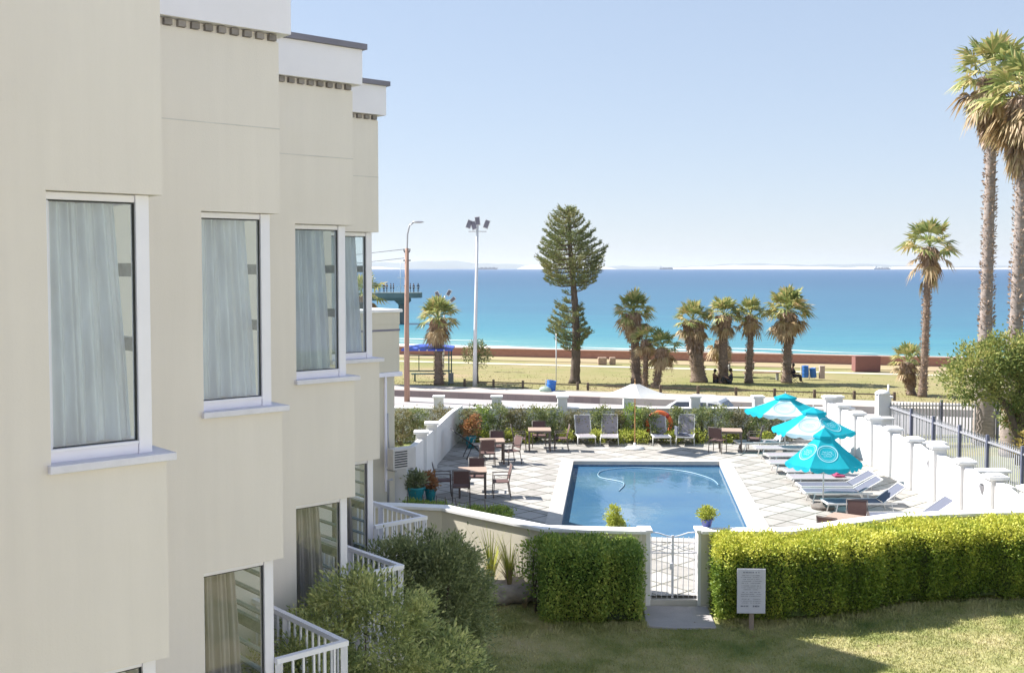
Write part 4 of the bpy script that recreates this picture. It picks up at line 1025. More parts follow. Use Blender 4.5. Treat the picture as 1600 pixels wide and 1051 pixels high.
def flax(loc, n, h, m, seed, label, name='flax_plant', w=.03, spread=.35, dry=True):
    t = thing(name, label, 'plant', loc); rr = random.Random(seed)
    for nm, mm, cnt, hh, sp in (('blades', m, n, h, spread), ('dry_blades', m_straw, n//2 if dry else 0, h*.6, spread*2.2)):
        if not cnt: continue
        b = MB()
        for _ in range(cnt):
            a = rr.uniform(0,6.28); s_ = rr.uniform(.2,1)*sp; H = hh*rr.uniform(.6,1.05); ww = w*rr.uniform(.6,1); dx, dy = math.cos(a), math.sin(a); px, py = -dy, dx; vs = []
            for k in range(5):
                tt = k/4; rx = s_*H*tt*tt; z = H*(tt-.35*sp*tt*tt); wd = ww*(1-tt**2)/2+.002
                vs += [(dx*(rx+.03)+px*wd,dy*(rx+.03)+py*wd,z),(dx*(rx+.03)-px*wd,dy*(rx+.03)-py*wd,z)]
            b.add(vs, [(2*k,2*k+1,2*k+3,2*k+2) for k in range(4)])
        b.build(nm, mm, t)
    return t
flax((-.05,21.25,.1), 46, 1.15, m_flax, 51, 'spiky yellow green flax growing from the hollow boulder')
flax((-.42,21.75,-.2), 40, 1.6, m_flax, 52, 'second spiky yellow plant rising behind the big shrub at the low wall')
flax((.25,20.9,-.2), 20, .35, m_straw, 53, 'dry straw coloured tuft at the foot of the boulder', 'dry_tuft', .025, .9, False)
# ------------------------------------------------------------------ lawn blades
rs = np.random.RandomState(8); n = 90000
P = np.stack([rs.uniform(-2.2,12.5,n), rs.uniform(17.0,21.0,n)+0, np.full(n,-.205)],1)
P[:,1] += np.clip(P[:,0]-5.5,0,9)*.42*rs.rand(n)
keep = ~((P[:,0] > 2.45)&(P[:,0] < 3.85)&(P[:,1] > 19.62)); P = P[keep]; n = len(P)
D = rs.normal(size=(n,3))*.45; D[:,2] = 1
gr = leaf_obj('grass', P, D, .05, .012, m_blade, None, rs, loc=(0,0,0)); gr['kind'] = 'stuff'
n = 1500; ll = np.stack([rs.uniform(-1.5,11,n), rs.uniform(17.2,20.8,n), np.full(n,-.185)],1); ll[:,1] += np.clip(ll[:,0]-5.5,0,9)*.42
ll = ll[(rs.rand(n) < np.clip((ll[:,1]-17)/3.4,0,1)**2*.5)]; D = rs.normal(size=(len(ll),3)); D[:,2] *= .2
lo_ = leaf_obj('leaf_litter', ll, D, .06, .03, m_straw, None, rs, loc=(0,0,0)); lo_['kind'] = 'stuff'
n = 7000; s_ = rs.rand(n); lx = np.concatenate([rs.uniform(-1.2,2.5,n//2), rs.uniform(3.85,11.5,n//2)])
ly = np.where(lx < 3, 19.85, np.where(lx < 5.5, 20.05, 20.05+np.minimum(lx-5.5,2.5)*.42))-rs.exponential(.14,n)
D = rs.normal(size=(n,3))*.5; D[:,2] = 1
lo_ = leaf_obj('long_grass', np.stack([lx,ly,np.full(n,-.205)],1), D, .10, .014, m_blade, None, rs, loc=(0,0,0)); lo_['kind'] = 'stuff'
# patches of longer grass in the park and by the kerb
n = 7000; X = rs.uniform(-22,32,n); c_ = 59.2+rs.exponential(4.5,n); Yp = c_-.3*X
P = np.stack([X,Yp,-.14-(c_-59)*.0166-.01],1); D = rs.normal(size=(n,3))*.5; D[:,2] = 1
gp = leaf_obj('park_grass_tufts', P, D, .08, .03, m_park, None, rs, loc=(0,0,0)); gp['kind'] = 'stuff'

# ------------------------------------------------------------------ palms
def fan(b, base, dirv, R_, rr, droop, nseg=15, width=1.0, petiole=.5):
    """one fan leaf: petiole then a half-round of folded blades with drooping tips"""
    d = Vector(dirv).normalized(); up = Vector((0,0,1)); s_ = d.cross(up)
    if s_.length < .05: s_ = Vector((1,0,0))
    s_.normalize(); n_ = s_.cross(d).normalized()
    roll = rr.uniform(-.5,.5); s_, n_ = s_*math.cos(roll)+n_*math.sin(roll), n_*math.cos(roll)-s_*math.sin(roll)
    base = Vector(base); pl = R_*petiole; hub = base+d*pl+Vector((0,0,-droop*pl*.25)); wv = s_*.02*R_+n_*.006
    b.add([base+wv,base-wv,hub-wv*.7,hub+wv*.7], [(0,1,2,3)])
    L = R_*(1-petiole)*1.05
    for i in range(nseg):
        t = (i+.5)/nseg*2-1; a = t*math.radians(98)*width; l = L*(1-.28*abs(t))*rr.uniform(.88,1.08)
        e = d*math.cos(a)+s_*math.sin(a); f = n_*(.10 if i%2 else -.04)
        p1 = hub+(e+f)*l*.5; dr = Vector((0,0,-1))*l*(.12+.38*droop)*rr.uniform(.6,1.3)
        p2 = hub+(e+f*.6)*l+dr; w = (d*-math.sin(a)+s_*math.cos(a))*l*.085
        b.add([hub,p1-w,p2,p1+w], [(0,1,2,3)])
def palm(label, base, top, R_, r0, r1, seed, n_green=26, n_dry=16, thatch=1.0, m_tr=None, dryfall=0, group='palms in the park', bulge=0):
    rr = random.Random(seed); t = thing('palm_tree', label, 'palm tree', base, 0, group)
    H = top[2]-base[2]; tx, ty = top[0]-base[0], top[1]-base[1]; b = MB(); pts = []; rad = []
    n = max(14,int(H/.16))
    for i in range(n+1):
        k = i/n; ww = .05*math.sin(k*4+seed); sw = bulge*math.exp(-((k-.12)/.14)**2)
        pts.append((tx*k+ww*(1-k)*k*2, ty*k, H*k)); ring = 1+(.05 if i%2 else -.04)+rr.uniform(-.04,.04)
        rad.append((r0+(r1-r0)*min(1,k*1.15)+r0*.35*max(0,1-k*9)+sw)*ring)
    b.tube(pts, rad, 12); b.build('trunk', m_tr or m_trunk, t)
    T = Vector((tx,ty,H))
    g = MB()
    for i in range(n_green):
        ga = i*2.39996+rr.uniform(-.2,.2); k = i/n_green; el = 1.35-1.55*k+rr.uniform(-.15,.15)
        d = (math.cos(ga)*math.cos(el),math.sin(ga)*math.cos(el),math.sin(el)); fan(g, T+Vector((0,0,rr.uniform(-.05,.1))), d, R_*rr.uniform(.85,1.05), rr, .15+.5*k)
    g.build('crown', m_frond, t)
    g = MB()
    for i in range(n_dry):
        ga = i*2.39996+rr.uniform(-.4,.4); el = -.25-.85*rr.random()
        d = (math.cos(ga)*math.cos(el),math.sin(ga)*math.cos(el),math.sin(el)); fan(g, T+Vector((0,0,-.05-R_*.18*rr.random())), d, R_*rr.uniform(.6,.95), rr, .9, 12, .75)
    for i in range(int(dryfall)):
        ga = rr.uniform(0,6.28); z = -R_*rr.uniform(.2,.5); el = -1.35
        d = (math.cos(ga)*math.cos(el),math.sin(ga)*math.cos(el),math.sin(el)); fan(g, T+Vector((math.cos(ga)*r1,math.sin(ga)*r1,z)), d, R_*rr.uniform(.5,.8), rr, 1.0, 9, .4)
    g.build('dry_fronds', m_dry, t)
    if thatch:
        rs = np.random.RandomState(seed); m = int(900*thatch); th = R_*.75*min(1.6,thatch)
        k = rs.rand(m)**1.3; a = rs.uniform(0,6.28,m); rr_ = r1*1.05+.16*(1-k)*R_*.55
        z = H-k*th; fx = np.interp(z/H,[0,1],[0,1])
        P = np.stack([tx*fx+np.cos(a)*rr_,ty*fx+np.sin(a)*rr_,z],1); D = np.stack([np.cos(a)*.25,np.sin(a)*.25,-np.ones(m)],1)+rs.normal(size=(m,3))*.22
        # leaf bases sticking out down the trunk
        m2 = int(H*130); k2 = rs.rand(m2); a2 = rs.uniform(0,6.28,m2); r_ = (r0+(r1-r0)*k2)*1.0
        P2 = np.stack([tx*k2+np.cos(a2)*r_,ty*k2+np.sin(a2)*r_,H*k2],1); D2 = np.stack([np.cos(a2)*.8,np.sin(a2)*.8,np.full(m2,.5)],1)+rs.normal(size=(m2,3))*.35
        o_ = leaf_obj('thatch', np.concatenate([P,P2]), np.concatenate([D,D2]), np.concatenate([np.full(m,.30*R_/1.2),np.full(m2,.13)]), np.concatenate([np.full(m,.05*R_),np.full(m2,.055)]), m_thatch, None, rs, loc=(0,0,0)); o_.parent = t
    return t
def parkz(c): return -.14-(c-59)*.01655
def palm_px(label, ub, vb, ut, vt, Rpx, seed, wpx, **k):
    # measure base on the park, crown at the same distance
    z = -.25
    for _ in range(3): x, y = G(ub, vb, z); z = parkz(y+.3*x) if y+.3*x > 59 else -.2
    x2 = (ut-800)/F*y; zt = EYE-(vt-419)*y/F
    return palm(label, (x,y,z), (x2,y+k.pop('dy',0),zt), Rpx*1.22*y/F, wpx*y/F*.44, wpx*y/F*.36, seed, **k)
palm_px('broad palm directly behind the blue roofed shelter', 686,601,684,497,35,61,15, n_green=32,n_dry=20,thatch=1.1)
palm_px('tallest palm of the left trio in the park', 995,600,989,488,35,62,17, n_green=30,n_dry=22,thatch=1.2)
palm_px('slim short palm in the middle of the left trio', 1007,605,1010,530,26,63,10, n_green=14,n_dry=20,thatch=.8)
palm_px('leaning low palm at the right of the left trio', 1024,606,1036,543,30,64,13, n_green=20,n_dry=24,thatch=1.0)
palm_px('thick trunked palm, first of the row of four in the park', 1092,597,1083,500,31,65,26, n_green=30,n_dry=18,thatch=2.0)
palm_px('palm second in the row of four, crown level with its neighbours', 1131,598,1131,492,31,66,17, n_green=30,n_dry=14,thatch=.7)
palm_px('low bushy palm with tan fronds behind the second palm of the row', 1128,588,1127,530,28,67,12, n_green=5,n_dry=30,thatch=1.0)
palm_px('slender palm third in the row of four', 1170,598,1173,492,29,68,12, n_green=26,n_dry=18,thatch=1.0)
palm_px('largest crowned palm at the right end of the row of four', 1229,598,1231,486,39,69,16, n_green=36,n_dry=24,thatch=1.2)
palm_px('tall thin palm standing alone right of the brick block', 1441,620,1451,386,47,70,13, n_green=22,n_dry=10,thatch=.5,dryfall=6)
palm_px('short stubby palm at the foot of the tall thin palm', 1424,617,1420,565,30,71,15, n_green=20,n_dry=12,thatch=1.1)
palm_px('palm mostly hidden behind the hotel, brown fronds showing past its edge', 566,600,566,462,40,72,15, n_green=14,n_dry=34,thatch=1.0)
palm('left one of the two very tall palms behind the steel fence', (17.7,40.6,-.2), (17.95,41,13.6), 1.95, .25, .17, 73, n_green=26, n_dry=42, thatch=2.2, m_tr=m_ptrunk2, dryfall=18, group='very tall palms', bulge=.12)
palm('right one of the two very tall palms, at the edge of the view', (17.55,38,-.2), (17.9,38.3,12.4), 2.0, .25, .175, 74, n_green=26, n_dry=42, thatch=3.2, m_tr=m_ptrunk2, dryfall=40, group='very tall palms', bulge=.12)
palm('low palm trunk with hanging brown thatch behind the steel fence', (17.6,36.6,-.2), (17.15,36.8,2.0), .9, .28, .24, 75, n_green=4, n_dry=16, thatch=2.2, m_tr=m_ptrunk2, dryfall=10, group='very tall palms')
# ------------------------------------------------------------------ Norfolk pine
def pine(base, H):
    t = thing('norfolk_pine', 'tall dark conifer with layered crown, alone in the park against the sea', 'pine tree', base)
    rs = np.random.RandomState(31); rr = random.Random(31); sc_ = base[1]/F
    def cx(z):  # trunk sways: leans left at the top, right in the middle
        k = z/H; return (-.0+.0*k)+.14*math.sin(k*5.2)-.22*k
    b = MB(); n = 40
    b.tube([(cx(H*i/n),0,H*i/n) for i in range(n+1)], [.30*(1-.72*(i/n))*(1+.06*((i%2)*2-1))+(.12 if i == 0 else 0) for i in range(n+1)], 10); b.build('trunk', m_bark, t)
    # silhouette: half widths (m) by height fraction, left and right
    hk = [0,.16,.20,.28,.36,.44,.47,.52,.57,.62,.68,.74,.80,.86,.92,.97,1.0]
    wl_ = [0,0,1.1,1.75,1.6,1.25,.7,.9,1.9,2.05,2.15,1.95,1.7,1.4,1.0,.75,.35]
    wr_ = [0,0,.2,.9,.5,.35,.5,.95,1.2,1.75,2.1,1.95,1.6,1.25,.8,.45,.15]
    P = []; D = []; br = MB(); z = H*.17
    while z < H*.985:
        k = z/H; nb = 6 if k > .5 else 5; a0 = rr.uniform(0,6.28)
        for i in range(nb):
            a = a0+i*6.283/nb+rr.uniform(-.25,.25); ca, sa = math.cos(a), math.sin(a)
            side = np.interp(k,hk,wr_) if ca > 0 else np.interp(k,hk,wl_); oth = (np.interp(k,hk,wr_)+np.interp(k,hk,wl_))/2
            L = (abs(ca)*side+(1-abs(ca))*oth)*rr.uniform(.8,1.08)
            if L < .25: continue
            if .43 < k < .54 and rr.random() < .7: continue
            pts = []; 
            for j in range(6):
                s_ = j/5; pts.append(Vector((cx(z)+ca*L*s_, sa*L*s_, z+L*(.16*s_**2-.10*math.sin(s_*3.0))*(1 if k < .85 else 2.2))))
            br.tube(pts,[.035*(1-.8*j/5)+.005 for j in range(6)],4)
            m = int(135*L)
            s_ = .25+.75*rs.rand(m)**.6 if k > .55 else .35+.65*rs.rand(m)**.7
            lat = rs.normal(size=m)*.13*L*(1.1-.5*s_)+rs.normal(size=m)*.04
            base_p = np.stack([np.interp(s_,np.linspace(0,1,6),[p[q_] for p in pts]) for q_ in range(3)],1)
            # quantise into tufts so gaps show
            tuft = np.round(lat/.11)*.11; lat = tuft+rs.normal(size=m)*.022
            off = np.stack([-sa*lat, ca*lat, np.abs(rs.normal(size=m))*.09],1)
            P.append(base_p+off); D.append(np.stack([ca*.8-sa*np.sign(lat)*.5,sa*.8+ca*np.sign(lat)*.5,np.full(m,.55)],1)+rs.normal(size=(m,3))*.35)
        z += H*.0255*rr.uniform(.85,1.2)
    m = 260; P.append(np.stack([cx(H)+rs.normal(size=m)*.12,rs.normal(size=m)*.12,H-rs.rand(m)*.5],1)); D.append(rs.normal(size=(m,3))*.4+np.array([0,0,1]))
    br.build('branches', m_bark, t)
    leaf_obj('needles', np.concatenate(P), np.concatenate(D), .17, .042, m_pine, None, rs, loc=(0,0,0)).parent = t
x, y = G(898,598,-.2); pine((x,y,-.22), EYE+.22+94*y/F)
# broadleaf trees
def tree(label, base, blobs, m, seed, n_cl, n_leaf, cr, L, W, trunks, name='broadleaf_tree'):
    t = thing(name, label, 'tree', base); rs = np.random.RandomState(seed)
    P, D = bush_pts(rs, blobs, n_cl, n_leaf, cr, .3, .25); leaf_obj('crown', P, D, L, W, m, None, rs, loc=(0,0,0)).parent = t
    b = MB()
    for pts, r0, r1 in trunks: b.tube(pts, [r0+(r1-r0)*i/(len(pts)-1) for i in range(len(pts))], 8)
    b.build('trunk', m_bark, t); return t
tree('broad leafy tree with dark leaning trunks behind the steel fence', (16.6,36.3,-.2),
 [(-.9,0,3.4,1.05,.95,.62),(-1.5,0,2.85,.65,.7,.6),(.1,0,3.75,.95,.9,.6),(.9,0,3.3,.8,.8,.8),(1.5,0,2.5,.7,.7,.9),(.2,0,2.6,.7,.7,.7),(.35,.2,1.75,.45,.45,.6),(-.3,0,3.95,.5,.5,.35),(-1.0,-.2,2.5,.45,.4,.3)],
 m_tree, 81, 520, 36, .15, .11, .06,
 [([(.45,0,0),(.4,0,.9),(.1,0,1.8),(-.5,0,2.6),(-1.1,0,3.0)],.17,.05),([(.5,.1,0),(.6,.1,1.0),(.7,.1,2.0),(.9,0,3.2)],.15,.05),([(.4,0,.9),(.5,-.1,2.0),(.2,0,3.5)],.10,.04)])
shrub('golden_bush','golden yellow bush at the right edge behind the steel fence','bush',(16.6,33.9,-.2),[(.3,0,1.5,.65,.6,.75),(0,0,.9,.6,.6,.8),(.5,0,2.2,.4,.4,.35)], m_gold, 82, 140, 34, .11, .09, .05)
x, y = G(746,599,-.2)
tree('small windswept tree beside the white floodlight mast', (x,y,-.2), [(-.35,0,1.75,.45,.4,.4),(.25,0,1.7,.40,.4,.45),(0,0,2.15,.42,.4,.32),(.1,0,1.25,.25,.25,.25)], m_pine, 83, 90, 22, .11, .13, .05,
 [([(0,0,0),(-.03,0,.6),(.02,0,1.3),(-.1,0,1.9)],.09,.04)], 'small_tree')

# ------------------------------------------------------------------ furniture
def make_chair(label, loc, rz):
    t = thing('dining_chair', label, 'chair', loc, rz, 'brown terrace chairs')
    b = MB(); b.box((0,0,.43),(.46,.44,.03)); b.build('seat', m_wicker, t, bevel=.01)
    b = MB(); n = 6   # sling back, slightly curved, faces +y
    for i in range(n):
        z0, z1 = .52+.36*i/n, .52+.36*(i+1)/n; y0, y1 = -.21-.09*(i/n)**1.2, -.21-.09*((i+1)/n)**1.2
        b.add([(-.215,y0,z0),(.215,y0,z0),(.215,y1,z1),(-.215,y1,z1),(-.215,y0-.018,z0),(.215,y0-.018,z0),(.215,y1-.018,z1),(-.215,y1-.018,z1)],
              [(3,2,1,0),(4,5,6,7),(0,4,7,3),(1,2,6,5)]+([(0,1,5,4)] if i == 0 else [])+([(2,3,7,6)] if i == n-1 else []))
    b.build('backrest', m_wicker, t)
    for s_ in (-1,1):
        b = MB(); b.tube([(s_*.235,-.31,.90),(s_*.235,-.22,.50),(s_*.235,-.21,.42),(s_*.24,-.27,0)],.014,6); b.build('leg', m_frame, t)
        b = MB(); b.tube([(s_*.24,.22,0),(s_*.235,.20,.42),(s_*.235,.20,.62)],.014,6); b.build('leg', m_frame, t)
        b = MB(); b.box((s_*.24,-.02,.64),(.05,.48,.022)); b.build('armrest', m_frame, t, bevel=.006)
    b = MB(); b.tube([(-.235,-.31,.90),(.235,-.31,.90)],.013,6); b.box((0,.21,.41),(.46,.022,.03)); b.box((0,-.21,.41),(.46,.022,.03)); b.build('frame', m_frame, t)
    return t
def make_table(label, loc, rz, s_=.8):
    t = thing('terrace_table', label, 'table', loc, rz, 'square terrace tables')
    b = MB(); n = 8
    for i in range(n): b.box((0,-s_/2+s_*(i+.5)/n,.73),(s_,s_/n-.008,.025))
    b.build('tabletop', m_woodtop, t)
    b = MB()
    for a in (-1,1): b.box((a*(s_/2-.035),0,.69),(.05,s_-.03,.05)); b.box((0,a*(s_/2-.035),.688),(s_-.12,.05,.05))
    b.build('apron', m_frame, t)
    for a in (-1,1):
        for c_ in (-1,1): b = MB(); b.box((a*(s_/2-.04),c_*(s_/2-.04),.332),(.055,.055,.664)); b.build('leg', m_frame, t)
    return t
def gz(u, v, z=0.0): p = G(u,v,z); return (p[0],p[1],0)
T1 = gz(738,733,.74); tb = make_table('nearest square table on the left side of the terrace, four brown chairs round it', T1, .05)
T2 = gz(769,687,.74); dup(tb, T2, .08, 'square table in the middle of the left side, beside the folded recliner')
T3 = gz(843,670,.74); dup(tb, T3, 0, 'square table near the street wall, left of the four loungers')
T4 = gz(1141,671,.74); dup(tb, T4, -.15, 'square table near the street wall, right of the four loungers')
T5 = gz(1321,808,.74); dup(tb, T5, -.62, 'square table at the near right corner of the terrace, just behind the bright hedge')
PI = math.pi
ch = make_chair('chair with its back to the camera at the nearest left table', (T1[0]-.28,T1[1]-.72,0), .05)
def chair(x, y, rz, lb): return dup(ch, (x,y,0), rz, lb)
chair(T1[0]-.82,T1[1]+.05,-PI/2+.1,'chair on the left side of the nearest left table')
chair(T1[0]+.80,T1[1]-.1,PI/2+.1,'chair pulled out on the right side of the nearest left table')
chair(T1[0]+.10,T1[1]+.68,PI,'chair on the far side of the nearest left table, only its back showing')
chair(T2[0]-.15,T2[1]-.62,.1,'chair with its back to the camera at the middle left table')
chair(T2[0]+.62,T2[1]-.25,PI/2+.5,'chair at the right corner of the middle left table')
chair(T2[0]+.15,T2[1]+.68,PI,'chair on the far side of the middle left table')
chair(T3[0],T3[1]+.62,PI,'chair on the far side of the table left of the loungers')
chair(T3[0]-.70,T3[1]-.15,-PI/2,'chair on the left side of the table left of the loungers')
chair(T3[0]+.75,T3[1]-.05,PI/2,'chair on the right side of the table left of the loungers')
chair(T4[0]-.50,T4[1]-.35,-.55,'chair at the left corner of the table right of the loungers')
chair(T4[0]+.85,T4[1]+.05,PI/2-.35,'chair on the right side of the table right of the loungers')
chair(T5[0]-.42,T5[1]-.42,-.70,'chair with its back showing at the near right corner table')
chair(T5[0]+.55,T5[1]+.85,PI-.25,'chair on the far side of the near right corner table, by the last lounger')
# folded dark recliner in the corner
rc = thing('folding_recliner', 'dark folding recliner leaning back in the far left corner of the terrace', 'recliner', (-1.45,36.5,0), .25)
b = MB(); b.add([(-.55,-.26,.98),(-.55,.26,.98),(.12,.26,.46),(.12,-.26,.46),(-.57,-.26,.95),(-.57,.26,.95),(.10,.26,.43),(.10,-.26,.43)],[(0,1,2,3),(7,6,5,4),(0,3,7,4),(1,5,6,2),(0,4,5,1)]); b.build('backrest', m_black, rc)
b = MB(); b.box((.32,0,.45),(.46,.52,.03)); b.build('seat', m_black, rc)
for s_ in (-1,1):
    b = MB(); b.tube([(-.58,s_*.28,1.0),(.12,s_*.28,.46),(.55,s_*.28,.0)],.015,6); b.tube([(-.15,s_*.28,0),(.05,s_*.28,.45),(.1,s_*.28,.66),(.5,s_*.28,.66)],.014,6); b.build('side_frame', m_black, rc)

# loungers: head end at -x, foot end at +x; back raised by ang
def make_lounger(label, loc, rz, ang, group, m_s=m_sling, m_b=m_sling, L=1.9):
    t = thing('sun_lounger', label, 'sun lounger', loc, rz, group); xh = -.25; bl = .72
    ca, sa = math.cos(ang), math.sin(ang); H = .34
    b = MB(); b.add([(xh,-.28,H),(L-.72,-.28,H),(L-.72,.28,H),(xh,.28,H),(xh,-.28,H-.02),(L-.72,-.28,H-.02),(L-.72,.28,H-.02),(xh,.28,H-.02)],[(0,1,2,3),(7,6,5,4),(0,4,5,1),(1,5,6,2),(2,6,7,3),(3,7,4,0)]); b.build('seat', m_s, t)
    def bp(s_, o_=0): return (xh-s_*ca-o_*sa*-1, H+s_*sa+o_*ca)
    a, c_ = bp(.02), bp(bl); nx, nz = sa*.018, ca*.018
    b = MB(); b.add([(a[0],-.27,a[1]),(a[0],.27,a[1]),(c_[0],.27,c_[1]),(c_[0],-.27,c_[1]),(a[0]-nx,-.27,a[1]-nz),(a[0]-nx,.27,a[1]-nz),(c_[0]-nx,.27,c_[1]-nz),(c_[0]-nx,-.27,c_[1]-nz)],[(0,1,2,3),(7,6,5,4),(0,4,5,1),(2,6,7,3),(1,5,6,2),(3,7,4,0)]); b.build('backrest', m_b, t)
    b = MB()
    for s_ in (-1,1):
        b.bar((xh-.35,s_*.30,H-.012),(L-.70,s_*.30,H-.012),.035,.045); b.bar((xh,s_*.288,H),(c_[0],s_*.288,c_[1]),.028,.03,up=(0,1,0))
    b.bar((L-.70,-.30,H-.012),(L-.70,.30,H-.012),.035,.045); b.bar((c_[0],-.29,c_[1]),(c_[0],.29,c_[1]),.028,.03)
    if ang > .15: b.bar((xh-.45*ca,.0,H+.45*sa-.02),(xh-.45*ca-.02,.0,H-.01),.02)
    b.build('frame', m_white_m, t)
    for x in (xh-.2,L-.95):
        for s_ in (-1,1): b = MB(); b.tube([(x,s_*.31,H-.02),(x-.06 if x < 0 else x+.08,s_*.33,0)],.017,6); b.build('leg', m_white_m, t)
    return t
GA = 'loungers facing the pool from the street wall'
yb = 39.25
specs = [(914,'first lounger from the left in the row before the street wall, back upright'),(953,'second lounger from the left, a blue tag on its frame, beside the white parasol'),(1032,'third lounger from the left, just right of the white parasol'),(1073,'fourth lounger, rightmost of the upright row, dark cloth on its seat')]
l0 = None
for i, (u, lb) in enumerate(specs):
    X = (u-800)/F*39.6; rz = -PI/2+(.10,-.10,.03,-.22)[i]
    l0 = make_lounger(lb, (X,39.55,0), rz, math.radians(62+(i%2)*5), GA, m_s=m_slingd if i > 1 else m_sling, L=1.35)
GB = 'grey loungers along the right terrace wall'
flat = None
rows = [  # y, x of foot end, angle, rz jitter, label
 (26.55,8.75,35,.0,'nearest grey lounger, only its raised back showing above the hedge wall'),
 (28.15,8.15,36,.02,'second nearest grey lounger with raised dark back beside the near table'),
 (29.45,7.95,30,-.02,'third nearest grey lounger, back half raised, beyond the parasol base'),
 (30.35,8.05,28,.02,'fourth nearest grey lounger in the row, back raised beside its twin'),
 (31.5,8.1,0,.0,'flat grey lounger with a pale edge right behind the nearest teal parasol pole'),
 (32.6,8.2,0,.03,'flat grey lounger seen under the scalloped edge of the nearest teal parasol'),
 (33.9,8.05,0,-.03,'flat grey lounger left of the nearest teal canopy'),
 (35.3,8.3,0,.04,'flat grey lounger half hidden by the middle teal parasol'),
 (36.7,8.25,0,-.04,'flat grey lounger below the farthest teal parasol'),
 (38.0,7.85,50,.10,'farthest grey lounger with white framed raised back left of the middle parasol')]
for y, xf, ang, j, lb in rows: make_lounger(lb, (xf+1.2,y,0), PI+j, math.radians(ang), GB, m_s=m_slingd if ang and y < 37 else m_sling, m_b=m_slingd if ang and y < 37 else m_sling)
# parasols
def parasol(label, loc, R_, zr, za, ns, rz, m_c, white=(), logos=(), m_p=m_white_m, base='slab', val=.13, vent=.28):
    t = thing('parasol', label, 'parasol', loc, 0); ap = Vector((0,0,za))
    rim = [Vector((R_*math.cos(rz+2*PI*i/ns),R_*math.sin(rz+2*PI*i/ns),zr)) for i in range(ns)]
    main = MB(); wh = MB(); rb = MB()
    for i in range(ns):
        a, c_ = rim[i], rim[(i+1)%ns]; tgt = wh if i in white else main; n = 7
        g = []
        for j in range(n+1):
            k = .14+.86*j/n; row_ = []
            for q_ in range(n+1):
                s_ = q_/n; p = ap.lerp(a.lerp(c_,s_),k); sag = -.05*R_*math.sin(PI*s_)*k*(1-k*.4)-.03*R_*math.sin(PI*k); row_.append((p.x,p.y,p.z+sag))
            g.append(row_)
        vs = [v for r_ in g for v in r_]; tgt.add(vs,[(j*(n+1)+q_,j*(n+1)+q_+1,(j+1)*(n+1)+q_+1,(j+1)*(n+1)+q_) for j in range(n) for q_ in range(n)],True)
        # scalloped valance
        if val:
            m = 24; vs = []
            for q_ in range(m+1):
                s_ = q_/m; p = a.lerp(c_,s_); sag = -.05*R_*math.sin(PI*s_)*.6; out = (a+c_)*.5; out.z = 0; out.normalize(); d = val*(.55+.45*abs(math.sin(s_*PI*3)))
                vs += [(p.x,p.y,p.z+sag),(p.x+out.x*.02,p.y+out.y*.02,p.z+sag-d)]
            tgt.add(vs,[(2*q_,2*q_+1,2*q_+3,2*q_+2) for q_ in range(m)],True)
        rb.tube([ap*.97,(a.x*.985,a.y*.985,a.z-.025)],.009,5)
    main.build('canopy', m_c, t)
    if wh.v: wh.build('canopy_panel', m_glarec, t, label='pale panel with painted sun glare')
    rb.build('ribs', m_white_m, t)
    if vent:
        b = MB(); vs = [(0,0,za+.05)]+[(p.x*vent,p.y*vent,za-(za-zr)*vent*.82+.05) for p in rim]+[(p.x*vent*1.02,p.y*vent*1.02,za-(za-zr)*vent*.82-.02) for p in rim]
        b.add(vs,[(0,1+i,1+(i+1)%ns) for i in range(ns)]+[(1+i,1+ns+i,1+ns+(i+1)%ns,1+(i+1)%ns) for i in range(ns)]); b.build('vent_cap', m_c, t)
    for i in logos:   # round printed badge lying on a panel
        a, c_ = rim[i], rim[(i+1)%ns]; mid = a.lerp(c_,.5); ux = (c_-a).normalized(); uy = (ap-mid).normalized(); nrm = ux.cross(uy).normalized()
        if nrm.z < 0: nrm = -nrm
        ctr = ap.lerp(mid,.60)+nrm*.012; r_ = R_*.27; b = MB()
        def pt(x, y):
            k_ = 1-((ctr+ux*x+uy*y)-ap).dot(-uy)/(mid-ap).length
            s_ = .5+x/max(.05,(c_-a).length*(1-k_)); dz = -.05*R_*math.sin(PI*min(1,max(0,s_)))*(1-k_)*(1-(1-k_)*.4)-.03*R_*math.sin(PI*(1-k_)); p = ctr+ux*x+uy*y; return (p.x,p.y,p.z+dz)
        for (ra, rb_) in ((r_,r_*.90),(r_*.78,r_*.75)):
            m = 40; vs = []
            for q_ in range(m+1):
                A_ = 2*PI*q_/m; vs += [pt(ra*math.cos(A_),ra*math.sin(A_)),pt(rb_*math.cos(A_),rb_*math.sin(A_))]
            b.add(vs,[(2*q_,2*q_+1,2*q_+3,2*q_+2) for q_ in range(m)])
        for (y0, L_, f_, ph) in ((.22,.85,17,0),(-.02,1.05,14,1),(-.27,.7,19,2)):
            m = 44; vs = []
            for q_ in range(m+1):
                s_ = q_/m*2-1; x = s_*L_*r_*.55; y = r_*(y0+.11*math.sin(s_*f_+ph)*math.cos(s_*3+ph)); w = r_*.028
                vs += [pt(x,y+w),pt(x,y-w)]
            b.add(vs,[(2*q_,2*q_+1,2*q_+3,2*q_+2) for q_ in range(m)])
        b.build('printed_badge', m_print if i not in white else m_print2, t)
    b = MB(); b.tube([(0,0,.05),(0,0,za-.02)],.021,10); b.tube([(0,0,za),(0,0,za+.11)],.014,8); b.build('pole', m_p, t)
    if base == 'slab':
        b = MB(); b.lathe([(0,0),(.30,0),(.31,.07),(.27,.10),(.07,.11),(.05,.24),(.0,.24)],20); b.build('base', m_base, t)
    else:
        b = MB(); b.lathe([(0,0),(.34,0),(.34,.05),(.12,.09),(.05,.1),(.04,.22),(0,.22)],20); b.build('base', m_white, t)
    return t
